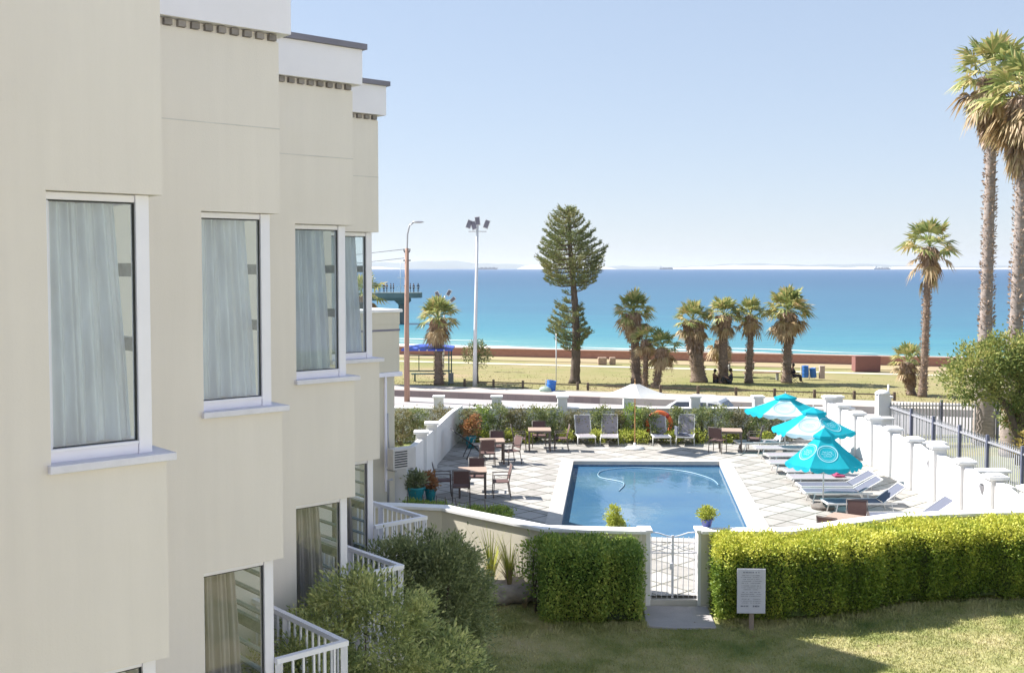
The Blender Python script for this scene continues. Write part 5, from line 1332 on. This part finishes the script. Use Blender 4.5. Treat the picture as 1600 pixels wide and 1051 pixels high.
p = G(1286,794); parasol('nearest teal parasol, steep half closed canopy with a round badge on the front', (p[0],p[1],0), 1.0, 1.24, 2.12, 6, -PI/2-PI/6-.10, m_tealc, logos=(0,5), val=.13)
parasol('middle teal parasol with a front panel pale with painted sun glare, carrying a round badge', ((1273-800)/F*33,33,0), 1.24, 1.50, 2.13, 6, -PI/2-PI/6-.42, m_tealc, white=(0,), logos=(0,1))
parasol('farthest teal parasol near the street wall, front panel pale with painted sun glare, with round badge', ((1229-800)/F*37.3,37.3,0), 1.36, 1.5, 2.05, 6, -PI/2-PI/6-.28, m_tealc, white=(0,), logos=(0,))
parasol('white square parasol on a wooden pole between the loungers', ((993-800)/F*38.4,38.4,0), 1.12, 1.93, 2.38, 4, -PI/2+.05, m_whitec, m_p=m_wood, base='disc', val=0, vent=0)
# orange ring
lb_ = thing('lifebuoy', 'orange ring standing among the shrubs behind the third lounger', 'lifebuoy', (5.46,40.12,.62))
b = MB(); Rr = .44; b.tube([(Rr*math.cos(a),.05*math.sin(a),Rr*math.sin(a)+.0) for a in [2*PI*i/28 for i in range(29)]],[.085]*29,10,cap=False); b.build('ring', m_ob, lb_)
b = MB()
for a in (.8,2.36,3.93,5.5): b.tube([(Rr*math.cos(a+d_),.05*math.sin(a),Rr*math.sin(a+d_)) for d_ in (-.11,0,.11)],.09,10)
b.build('band', m_red, lb_)
# things resting on the loungers and by the wall
b = MB(); b.box((0,0,.05),(.46,.36,.05)); b.box((.06,.02,.09),(.3,.26,.05)); b.box((-.2,0,.20),(.05,.3,.32),.2)
tag(b.build('folded_cloth', m_slingd, bevel=.02, loc=(0,0,0)), 'dark cloth draped on the fourth upright lounger', 'cloth').location = ((1067-800)/F*39.2,39.2,.33)
b = MB(); b.box((0,0,.05),(.3,.5,.05)); b.box((.03,.03,.09),(.2,.34,.05)); o_ = tag(b.build('folded_towel', cloth("magenta_towel", (.5,.12,.22)), bevel=.02), 'pinkish towel on a flat lounger by the nearest teal parasol', 'towel'); o_.location = (9.5,31.5,.34)
# notice board
sg = thing('notice_board', 'white notice board with lines of small text on a short post before the hedge', 'sign', (4.36,19.60,-.2), -.03)
b = MB(); b.box((0,-.02,.73),(.515,.02,.82)); b.build('board', m_signw, sg, bevel=.004)
b = MB(); b.box((.015,.02,.45),(.085,.05,.95)); b.build('post', m_wood and M("grey_post_wood",(.25,.20,.17),.9,.2,5), sg)
b = MB(); rr = random.Random(6)
for (z, L_, h, n) in ((1.075,.30,.020,12),(1.02,.34,.011,22),(.985,.37,.009,26),(.95,.31,.009,20),(.915,.37,.009,26),(.88,.36,.009,26),(.83,.35,.010,24),(.795,.37,.009,26),(.76,.28,.009,18),(.71,.33,.010,22),(.675,.37,.009,26),(.64,.37,.009,26),(.585,.16,.010,10),(.585,-.14,.010,9),(.55,.37,.009,24),(.515,.34,.009,22),(.455,.15,.03,5),(.455,-.16,.03,5)):
    x = -abs(L_)/2 if abs(L_) > .2 else (-.19 if L_ > 0 else .03); step = abs(L_)/n
    for i in range(n):
        if rr.random() < .14: x += step; continue
        w = step*rr.uniform(.5,.85); hh = h*rr.uniform(.7,1.2); b.box((x+w/2,-.0325,z),(w,.002,hh)); x += step
b.build('lettering', m_ink, sg)
# ------------------------------------------------------------------ park and street things
def P_(u, v, z=-.2): x, y = G(u,v,z); return x, y
x, y = P_(636,627,-.45)
lp = thing('street_lamp', 'brown wooden utility pole with a curved grey lamp arm on top', 'street lamp', (x,y,-.45)); zt = EYE+31*y/F+.45
b = MB(); b.tube([(0,0,0),(.0,0,zt*.5),(.03,0,zt)],[.15,.125,.10],10); b.build('pole', m_pole, lp)
b = MB(); b.tube([(.03,0,zt-.5),(.04,0,zt),(.06,0,zt+.7),(.16,0,zt+1.15),(.38,0,zt+1.33)],.045,6); b.build('arm', m_steel, lp)
b = MB(); b.ell((.60,0,zt+1.34),(.30,.10,.06)); b.build('lamp_head', m_steel, lp)
b = MB(); b.box((.03,0,zt-.18),(.30,.07,.06)); b.box((.03,0,zt-.62),(.38,.07,.06)); b.tube([(-.12,0,zt-.15),(-.12,0,zt-.02)],.03,6); b.tube([(.18,0,zt-.15),(.18,0,zt-.02)],.03,6); b.build('crossarm', m_black, lp)
for i, (dz, yy) in enumerate(((-.05,0),(-.5,.1))):
    b = MB(); x0, z0 = x-.12, -.45+zt+dz; pts = [(x0-26*k, y+6*k+yy, z0-1.2*math.sin(PI*k)*.6-.5*k) for k in [j/14 for j in range(15)]]; b.tube(pts,.012,4)
    tag(b.build('power_line', m_black, loc=(x0,y,z0)), ('upper' if i == 0 else 'lower')+' thin power line running left from the brown utility pole', 'cable')
def mast(label, u, vb, vt, heads, rb=.13, scale=1.0, yy=None):
    x, y = P_(u,vb,-.25) if yy is None else ((u-800)/F*yy, yy); H = EYE-(vt-419)*y/F+.25
    t = thing('floodlight_mast', label, 'floodlight', (x,y,-.25)); b = MB()
    b.tube([(0,0,0),(.02,0,H*.3),(.16*scale,0,H)],[rb,rb*.8,rb*.5],10); b.build('mast', m_lamp, t)
    b = MB(); b.box((.16*scale,0,H-.35*scale),(1.0*scale,.06,.06)); b.build('crossbar', m_lamp, t)
    for dx, dz, a in heads:
        b = MB(); hs = .24*scale
        ca, sa = math.cos(a), math.sin(a)
        co = [(-hs*.6,-.1,-hs),(hs*.6,-.1,-hs),(hs*.6,.12,-hs),(-hs*.6,.12,-hs),(-hs*.6,-.1,hs),(hs*.6,-.1,hs),(hs*.6,.12,hs),(-hs*.6,.12,hs)]
        b.add([(dx+p[0]*ca-p[2]*sa,p[1],H+dz+p[0]*sa+p[2]*ca) for p in co],[(3,2,1,0),(4,5,6,7),(0,1,5,4),(1,2,6,5),(2,3,7,6),(3,0,4,7)])
        o_ = b.build('floodlight_head', m_lamp, t, bevel=.01)
        b = MB(); b.add([(dx+p[0]*ca*.8-p[2]*sa*.85,-.104,H+dz+p[0]*sa*.8+p[2]*ca*.85) for p in (co[0],co[1],co[5],co[4])],[(0,1,2,3)]); b.build('lens', m_slate, o_)
    return t
mast('tall white floodlight mast with angled heads on both sides', 742,607,352, [(-.30,.05,-.35),(.16,.22,.1),(.66,.05,-.35),(-.05,-.02,.3)])
mast('floodlight mast with splayed heads rising behind the palm by the shelter', 692,0,462, [(-.35,.1,.5),(.4,.2,-.5),(.65,-.25,-.8),(-.6,-.3,.9)], .08, .85, 72)
x, y = P_(869,598); b = MB(); b.tube([(0,0,0),(0,0,2.9)],.035,6); tag(b.build('thin_pole', m_lamp), 'thin white pole just left of the tall conifer', 'pole').location = (x,y,-.25)
x, y = P_(1388,622); b = MB(); b.tube([(0,0,0),(0,0,.75)],.05,6); b.ell((0,0,.2),(.12,.12,.12)); tag(b.build('marker_post', m_lamp), 'short white marker post in the grass behind the tall wall pillar', 'post').location = (x,y,-.25)
# post and rail fence
pf = thing('wooden_rail_fence', 'low dark wooden post and rail fence between the pavement and the park', 'fence', (5,57.6,-.14))
cz = 59.35; xs = [-2.7,-1.05,.6,2.2]+[3.55,4.1]+[5.9,7.85+.1,9.9,11.6,13.3+1.9,15.0+2.0,19.2,21.4]
us = [725.6,771,817,903,919,1033,1092,1151.5,1212,1274.6,1337,1400]
PX = []
for u in us:
    X = (u-800)/F*58
    for _ in range(4): X = (u-800)/F*(cz-.3*X)
    PX.append((X,cz-.3*X))
for p in PX: b = MB(); b.box((p[0],p[1],.02),(.13,.13,.52),R.uniform(-.1,.1)); b.build('post', m_fencew, pf, world=True, bevel=.01)
b = MB()
for i in list(range(0,3))+list(range(4,len(PX)-1)):
    a, c_ = PX[i], PX[i+1]; b.bar((a[0],a[1],.14),(c_[0],c_[1],.14),.05,.06)
b.build('rail', m_fencew, pf, world=True)
# bus shelter
sx, sy = P_(668,603); bs = thing('park_shelter', 'small open shelter with a blue roof and dark green posts at the roadside', 'shelter', (sx,sy,-.14))
for dx in (-1.28,1.20):
    for dy in (0,2.6): b = MB(); b.box((dx,dy,.97),(.07,.07,1.98)); b.build('post', m_dgreen, bs)
b = MB(); vs = [(-1.45,-.2,1.93),(1.4,-.2,1.93),(1.4,2.8,1.93),(-1.45,2.8,1.93),(-1.45,-.2,2.02),(1.4,-.2,2.02),(1.4,2.8,2.02),(-1.45,2.8,2.02),(-.35,1.3,2.22),(.3,1.3,2.22)]
b.add(vs,[(3,2,1,0),(0,1,5,4),(1,2,6,5),(2,3,7,6),(3,0,4,7),(4,5,9,8),(5,6,9),(6,7,8,9),(7,4,8)]); b.build('roof', m_blueroof, bs)
b = MB()
for dx in (-1.05,-.45,.0,.5,.95): b.box((dx,-.235,1.975),(.06,.01,.07))
b.build('roof_trim', m_white_m, bs)
b = MB(); b.bar((-1.28,2.6,.55),(1.2,2.6,.55),.06,.07); b.bar((-1.28,2.6,1.45),(1.2,2.6,1.45),.05,.06); b.bar((-.7,2.6,.55),(-.7,2.6,1.45),.05,.05); b.build('rail', m_dgreen, bs)
b = MB(); b.box((-.1,2.2,.42),(2.0,.36,.05)); b.box((-.9,2.2,.2),(.07,.3,.4)); b.box((.7,2.2,.2),(.07,.3,.4)); b.build('bench', m_dgreen, bs)
x, y = P_(705,600); b = MB(); b.box((0,0,.28),(.26,.3,.56)); b.box((0,0,.575),(.3,.34,.03)); tag(b.build('litter_bin', m_concrete, bevel=.015), 'grey concrete litter bin right of the blue roofed shelter', 'bin').location = (x,y,-.15)
# blue drums
def drum(label, u, v, r, h, tilt=0, m=m_blue):
    x, y = P_(u,v,-.2); t = thing('blue_drum', label, 'drum', (x,y,-.2), 0, 'blue litter drums'); t.rotation_euler = (0,tilt,0)
    b = MB(); b.lathe([(0,0),(r,0),(r*1.04,h*.05),(r,h*.1),(r*1.02,h*.34),(r*1.05,h*.36),(r*1.02,h*.38),(r*1.02,h*.64),(r*1.05,h*.66),(r*1.02,h*.68),(r,h*.95),(r*1.05,h),(r*.93,h),(r*.92,h*.9),(0,h*.9)],18); b.build('drum', m, t)
    b = MB(); b.box((-r-.06,0,h*.45),(.05,.05,h*.95+.1)); b.build('post', m_white_m, t)
drum('tipped blue drum on the verge left of the wooden fence gap', 860,612,.25,.62,.12)
drum('upright blue drum on the park path, left one of the pair', 1258,589.5,.19,.72)
drum('leaning blue drum on the park path, right one of the pair', 1271,589.5,.19,.58,-.12)
x, y = P_(852,613); b = MB(); b.ell((0,0,.14),(.34,.25,.20),12,8,.12); tag(b.build('rubbish_bag', M("pale_green_plastic",(.35,.45,.38),.5,.15,6)), 'pale green rubbish bag lying against the tipped blue drum', 'bag').location = (x,y-.1,-.2)
x, y = P_(1284,590); b = MB(); b.box((0,0,.37),(.30,.25,.74)); b.box((0,0,.76),(.34,.29,.04)); tag(b.build('stone_plinth', M("pink_stone",(.5,.38,.34),.9,.15,6), bevel=.01), 'pale pink stone plinth right of the two blue drums', 'plinth').location = (x,y,-.25)
x, y = P_(1353,578,-.35); bk = thing('brick_block', 'square brown brick block standing in the park before the promenade wall', 'brick block', (x,y,-.4))
b = MB(); b.box((0,0,.48),(1.66,.8,.98)); b.build('brickwork', m_brownb, bk); b = MB(); b.box((0,0,.99),(1.7,.84,.035)); b.build('slab', M("dark_slab",(.2,.11,.1),.8,.1), bk)
for u, w, lb in ((941,.62,'left one of two low stone blocks by the promenade wall, behind the conifer'),(957,.42,'right one of two low stone blocks by the promenade wall')):
    x, y = P_(u,569,-.45); b = MB(); b.box((0,0,.25),(w,.5,.5)); tag(b.build('stone_block', M("sandstone",(.38,.27,.20),.95,.25,5,.6,12), bevel=.04), lb, 'stone block', 'stone blocks').location = (x,y,-.45)
def bench(label, u, v, w):
    x, y = P_(u,v,-.3); t = thing('park_bench', label, 'bench', (x,y,-.28), .05, 'wooden park benches')
    b = MB(); b.box((0,-.08,.44),(w,.14,.045)); b.box((0,.1,.44),(w,.14,.045)); b.build('seat', m_wood and m_pole, t)
    for s_ in (-1,1): b = MB(); b.box((s_*(w/2-.15),0,.21),(.09,.32,.42)); b.build('leg', m_concrete, t)
bench('long wooden park bench between the third and fourth palms of the row', 1190,594,2.2)
bench('wooden park bench behind the second palm of the row, farther back', 1158,577,1.9)
# people in the park
def body(name, label, loc, rz, joints, edges, rad, shirt, m_s, trousers, m_t, head, hr=.105, sc=1.0):
    t = thing(name, label, 'person', loc, rz)
    def skin(nm, J, E, Rd, m):
        me = bpy.data.meshes.new(nm); me.from_pydata([tuple(c_*sc for c_ in j) for j in J], E, []); me.materials.append(m)
        o = bpy.data.objects.new(nm, me); link(o); o.parent = t
        sk = o.modifiers.new('skin','SKIN'); 
        for i, r_ in enumerate(Rd): me.skin_vertices[0].data[i].radius = (r_*sc,r_*sc)
        me.skin_vertices[0].data[0].use_root = True; sb = o.modifiers.new('sub','SUBSURF'); sb.levels = 1; sb.render_levels = 1; return o
    for nm, J, E, Rd, m in (('body',joints,edges,rad,m_skin),('shirt',)+shirt+(m_s,),('trousers',)+trousers+(m_t,)):
        me = bpy.data.meshes.new(nm); o = bpy.data.objects.new(nm, me); link(o); o.parent = t
        me.from_pydata([tuple(c_*sc for c_ in j) for j in J], E, []); me.materials.append(m)
        o.modifiers.new('skin','SKIN')
        if not me.skin_vertices: me.attributes  # created with the modifier below
        bm = bmesh.new(); bm.from_mesh(me); ly = bm.verts.layers.skin.verify(); bm.verts.ensure_lookup_table()
        for i, r_ in enumerate(Rd): bm.verts[i][ly].radius = (r_*sc,r_*sc); bm.verts[i][ly].use_root = (i == 0)
        bm.to_mesh(me); bm.free(); sb = o.modifiers.new('sub','SUBSURF'); sb.levels = 1; sb.render_levels = 1
    b = MB(); b.ell((head[0]*sc,(head[1]-.01)*sc,(head[2]+.03)*sc),(hr*1.0*sc,hr*1.08*sc,hr*1.1*sc),12,8); b.build('hair', m_hair, t)
    return t
# seated on the ground, knees up, facing +x
sit_J = [(0,0,.10),(-.05,0,.30),(-.08,0,.52),(-.06,0,.60),(-.03,0,.70),(-.02,0,.80),
         (-.08,.17,.52),(.10,.20,.33),(.30,.14,.40),(.38,.10,.42),(-.08,-.17,.52),(.10,-.20,.33),(.30,-.14,.40),(.38,-.10,.42),
         (.02,.10,.10),(.36,.12,.40),(.46,.12,.06),(.58,.12,.04),(.02,-.10,.10),(.40,-.12,.38),(.52,-.12,.06),(.64,-.12,.04)]
sit_E = [(0,1),(1,2),(2,3),(3,4),(4,5),(2,6),(6,7),(7,8),(8,9),(2,10),(10,11),(11,12),(12,13),(0,14),(14,15),(15,16),(16,17),(0,18),(18,19),(19,20),(20,21)]
sit_R = [.12,.12,.11,.05,.085,.06,.05,.04,.033,.025,.05,.04,.033,.025,.08,.06,.042,.035,.08,.06,.042,.035]
sit_sh = ([sit_J[i] for i in (0,1,2,6,7,10,11)],[(0,1),(1,2),(2,3),(3,4),(2,5),(5,6)],[.135,.135,.125,.065,.055,.065,.055])
sit_tr = ([sit_J[i] for i in (0,14,15,16,18,19,20)],[(0,1),(1,2),(2,3),(0,4),(4,5),(5,6)],[.13,.095,.072,.055,.095,.072,.055])
x, y = P_(1138,598,-.25); body('person','person in dark clothes sitting on the grass right of the second palm of the row',(x+.05,y-.3,-.26),PI-.2,sit_J,sit_E,sit_R,sit_sh,m_shirt,sit_tr,m_trou,(-.02,0,.76))
x, y = P_(1117,597,-.25); body('person','person in pale top sitting left of the second palm trunk',(x,y-.1,-.26),.3,sit_J,sit_E,sit_R,sit_sh,m_wicker,sit_tr,m_trou,(-.02,0,.76),sc=.9)
# seated on a camping chair
ch_J = [(0,0,.48),(-.05,0,.70),(-.10,0,.95),(-.09,0,1.03),(-.06,0,1.13),(-.05,0,1.23),
        (-.10,.18,.93),(.02,.23,.70),(.25,.18,.66),(.33,.16,.64),(-.10,-.18,.93),(.02,-.23,.70),(.25,-.18,.66),(.33,-.16,.64),
        (.02,.10,.48),(.44,.12,.52),(.50,.12,.10),(.64,.12,.05),(.02,-.10,.48),(.44,-.12,.52),(.50,-.12,.10),(.64,-.12,.05)]
chs = ([ch_J[i] for i in (0,1,2,6,7,10,11)],sit_sh[1],sit_sh[2]); cht = ([ch_J[i] for i in (0,14,15,16,18,19,20)],sit_tr[1],sit_tr[2])
x, y = P_(1239,597,-.3); body('person','person in dark clothes sitting on a folding chair beside the last palm of the row',(x,y-.2,-.3),.15,ch_J,sit_E,sit_R,chs,m_shirt,cht,m_trou,(-.05,0,1.19),sc=.86)
cc = thing('camping_chair','dark folding camping chair under the person by the last palm of the row','chair',(x-.05,y-.2,-.3),.15)
b = MB(); b.box((.05,0,.36),(.46,.5,.03)); b.build('seat', m_black, cc); b = MB(); b.bar((-.16,0,.40),(-.30,0,.80),.46,.03,up=(0,1,0)); b.v = [(p[0],p[1],p[2]) for p in b.v]; b.build('backrest', m_black, cc)
for s_ in (-1,1):
    b = MB(); b.tube([(-.2,s_*.24,0),(.26,s_*.24,.36)],.014,5); b.build('leg', m_black, cc); b = MB(); b.tube([(.26,s_*.25,0),(-.18,s_*.25,.36),(-.31,s_*.25,.8)],.014,5); b.build('leg', m_black, cc)
# parked car beyond the street wall
car = thing('parked_car','small white hatchback parked in the street behind the garden wall','car',((1083-800)/F*46,46,-.45),.0)
def carprof(s_, inset): return
b = MB(); prof = [(-1.75,.25),(-1.78,.55),(-1.60,.80),(-.98,.92),(-.45,1.36),(-.1,1.45),(.75,1.46),(1.30,1.38),(1.62,.98),(1.72,.85),(1.74,.30),(1.45,.22),(-1.45,.22)]
rings = []; n = len(prof)
for yk, sc_y, zc in ((-.80,.97,0),(-.74,1,0),(.74,1,0),(.80,.97,0)):
    rings.append([(p[0]*sc_y, yk*(1-.16*max(0,(p[1]-.9)/.55)), p[1]) for p in prof])
vs = [v for r_ in rings for v in r_]; fs = []
for j in range(3):
    for i in range(n): fs.append((j*n+i,(j+1)*n+i,(j+1)*n+(i+1)%n,j*n+(i+1)%n))
fs += [tuple(range(n)),tuple(range(4*n-1,3*n-1,-1))]; b.add(vs, fs); b.build('body', m_carw, car, bevel=.03)
def cw(pts, s_): 
    b = MB(); b.add([(p[0],s_*(.80*(1-.16*max(0,(p[1]-.9)/.55))+.012),p[1]) for p in pts],[tuple(range(len(pts)))]); b.build('window', m_carg, car)
for s_ in (-1,1): cw([(-.86,.96),(-.48,1.24),(.10,1.27),(.10,.96)],s_); cw([(.18,.96),(.18,1.27),(.78,1.27),(.78,.98)],s_); cw([(.86,.98),(.86,1.26),(1.20,1.22),(1.40,1.0)],s_)
b = MB(); b.add([(-1.0,-.66,.955),(-1.0,.66,.955),(-.56,.60,1.29),(-.56,-.60,1.29)],[(0,1,2,3)]); b.v = [(p[0]-.03,p[1],p[2]+.02) for p in b.v]; b.build('windscreen', m_carg, car)
b = MB(); b.add([(1.40,-.58,1.27),(1.40,.58,1.27),(1.62,.64,1.02),(1.62,-.64,1.02)],[(0,1,2,3)]); b.v = [(p[0]+.02,p[1],p[2]+.015) for p in b.v]; b.build('rear_window', m_carg, car)
for X in (-1.1,1.12):
    for s_ in (-1,1):
        b = MB(); b.tube([(X,s_*.66,.30),(X,s_*.82,.30)],.30,20); w_ = b.build('wheel', m_tyre, car); b = MB(); b.tube([(X,s_*.82,.30),(X,s_*.826,.30)],.18,16); b.build('rim', m_steel, w_)
for s_ in (-1,1):
    b = MB(); b.box((1.69,s_*.62,.86),(.08,.16,.24)); b.build('tail_light', m_red, car); b = MB(); b.box((-1.74,s_*.6,.66),(.08,.26,.14)); b.build('headlight', m_lamp, car)
    b = MB(); b.box((-.72,s_*.88,.98),(.1,.14,.1)); b.build('mirror', m_carw, car)
car.rotation_euler = (0,0,-.42)
# low pole lights and orange cone beside the pavement
# ------------------------------------------------------------------ pier
pr = thing('pier', 'concrete pier on thick columns reaching out over the sea, people along its rail', 'pier', (-24,209,-4.2))
b = MB(); b.prism([(-60,206.5),(-18.4,206.5),(-17.4,207.5),(-17.4,211),(-18.4,212),(-60,212)], .75, 1.75); b.prism([(-60,207.3),(-19.6,207.3),(-19.6,211.2),(-60,211.2)], .2, .749); b.build('deck', m_pier, pr, world=True)
for X in (-21,-31,-41): b = MB(); b.tube([(X,209.3,-7),(X,209.3,-.6)],.85,14); b.tube([(X,209.3,-.6),(X,209.3,.2)],[.85,1.7],14); b.build('column', m_pier, pr, world=True)
b = MB(); b.bar((-60,206.7,2.85),(-17.7,206.7,2.85),.07,.07); b.bar((-60,206.7,2.35),(-17.7,206.7,2.35),.05,.05)
for i in range(22): b.bar((-18-i*1.9,206.7,1.75),(-18-i*1.9,206.7,2.85),.07)
b.build('railing', m_lamp, pr, world=True)
b = MB(); b.tube([(-21.3,208,1.75),(-21.3,208,7.8)],.07,6); b.box((-21.2,208,4.6),(1.5,.1,.12)); b.build('lamp_post', m_lamp, pr, world=True)
st_J = [(0,0,.95),(0,0,1.2),(0,0,1.42),(0,0,1.5),(0,0,1.6),(0,0,1.7),(0,.2,1.40),(.04,.25,1.12),(.14,.2,.92),(.18,.19,.86),(0,-.2,1.40),(.04,-.25,1.12),(.14,-.2,.92),(.18,-.19,.86),(0,.1,.92),(.02,.11,.5),(0,.11,.08),(.13,.12,.04),(0,-.1,.92),(.02,-.11,.5),(0,-.11,.08),(.13,-.12,.04)]
sts = ([st_J[i] for i in (0,1,2,6,7,10,11)],sit_sh[1],sit_sh[2]); stt = ([st_J[i] for i in (0,14,15,16,18,19,20)],sit_tr[1],sit_tr[2])
pp = None; rr = random.Random(9)
for i, X in enumerate((-17.95,-18.8,-19.5,-20.4,-22.6,-23.2,-23.9,-24.5,-25.3,-26.1)):
    Y = 207.4+rr.uniform(0,1.5); lb = 'person standing at the pier railing, one of a row of small dark figures'
    if pp is None: pp = body('person', lb, (X,Y,1.75), PI/2, st_J, sit_E, sit_R, sts, m_shirt, stt, m_trou, (0,0,1.66)); pp['group'] = 'people along the pier'
    else: dup(pp, (X,Y,1.75), rr.uniform(0,6), lb)
# ships on the horizon
def ship(label, X, Y, L_, H):
    t = thing('cargo_ship', label, 'ship', (X,Y,-4.3)); b = MB()
    b.add([(-L_/2,-12,0),(L_/2*.94,-12,0),(L_/2,-2,H*.62),(L_/2,2,H*.62),(L_/2*.94,12,0),(-L_/2,12,0),(-L_/2,-12,H*.5),(L_/2*.9,-12,H*.5),(L_/2*.9,12,H*.5),(-L_/2,12,H*.5)],[(0,1,7,6),(1,2,7),(2,3,8,7),(3,4,8),(4,5,9,8),(5,0,6,9),(6,7,8,9),(1,4,3,2)]); b.build('hull', m_hull, t)
    b = MB(); b.box((-L_*.40,0,H*.8),(L_*.10,20,H*.62)); b.box((-L_*.41,0,H*1.2),(L_*.03,6,H*.25)); b.build('superstructure', m_shipw, t)
    b = MB()
    for k in (-.2,-.02,.16,.32): b.box((L_*k,0,H*.62),(L_*.12,18,H*.24))
    b.build('cargo', m_hull, t)
ship('long grey cargo ship on the horizon just right of the floodlight mast', (760-800)/F*9000, 9000, 190, 26)
ship('small grey ship on the horizon right of the palm row', (1041-800)/F*9500, 9500, 120, 24)
ship('faint grey ship on the horizon left of the very tall palms', (1378-800)/F*10000, 10000, 150, 24)

# ------------------------------------------------------------------ sea air
hz = MB(); hz.box((0,16000-80,40),(27000,32000,100)); hm, ht, ho = nodes("sea_haze")
vol = nd(ht,'ShaderNodeVolumePrincipled'); vol.inputs['Color'].default_value = (.86,.92,1.0,1); vol.inputs['Density'].default_value = HAZE; vol.inputs['Anisotropy'].default_value = .2
ht.links.new(vol.outputs[0], ho.inputs['Volume'])
hz.v = [(p[0],p[1],(-6.5 if p[2] < 40 else 170)) for p in hz.v]
h_ = hz.build('haze', hm); h_['kind'] = 'stuff'
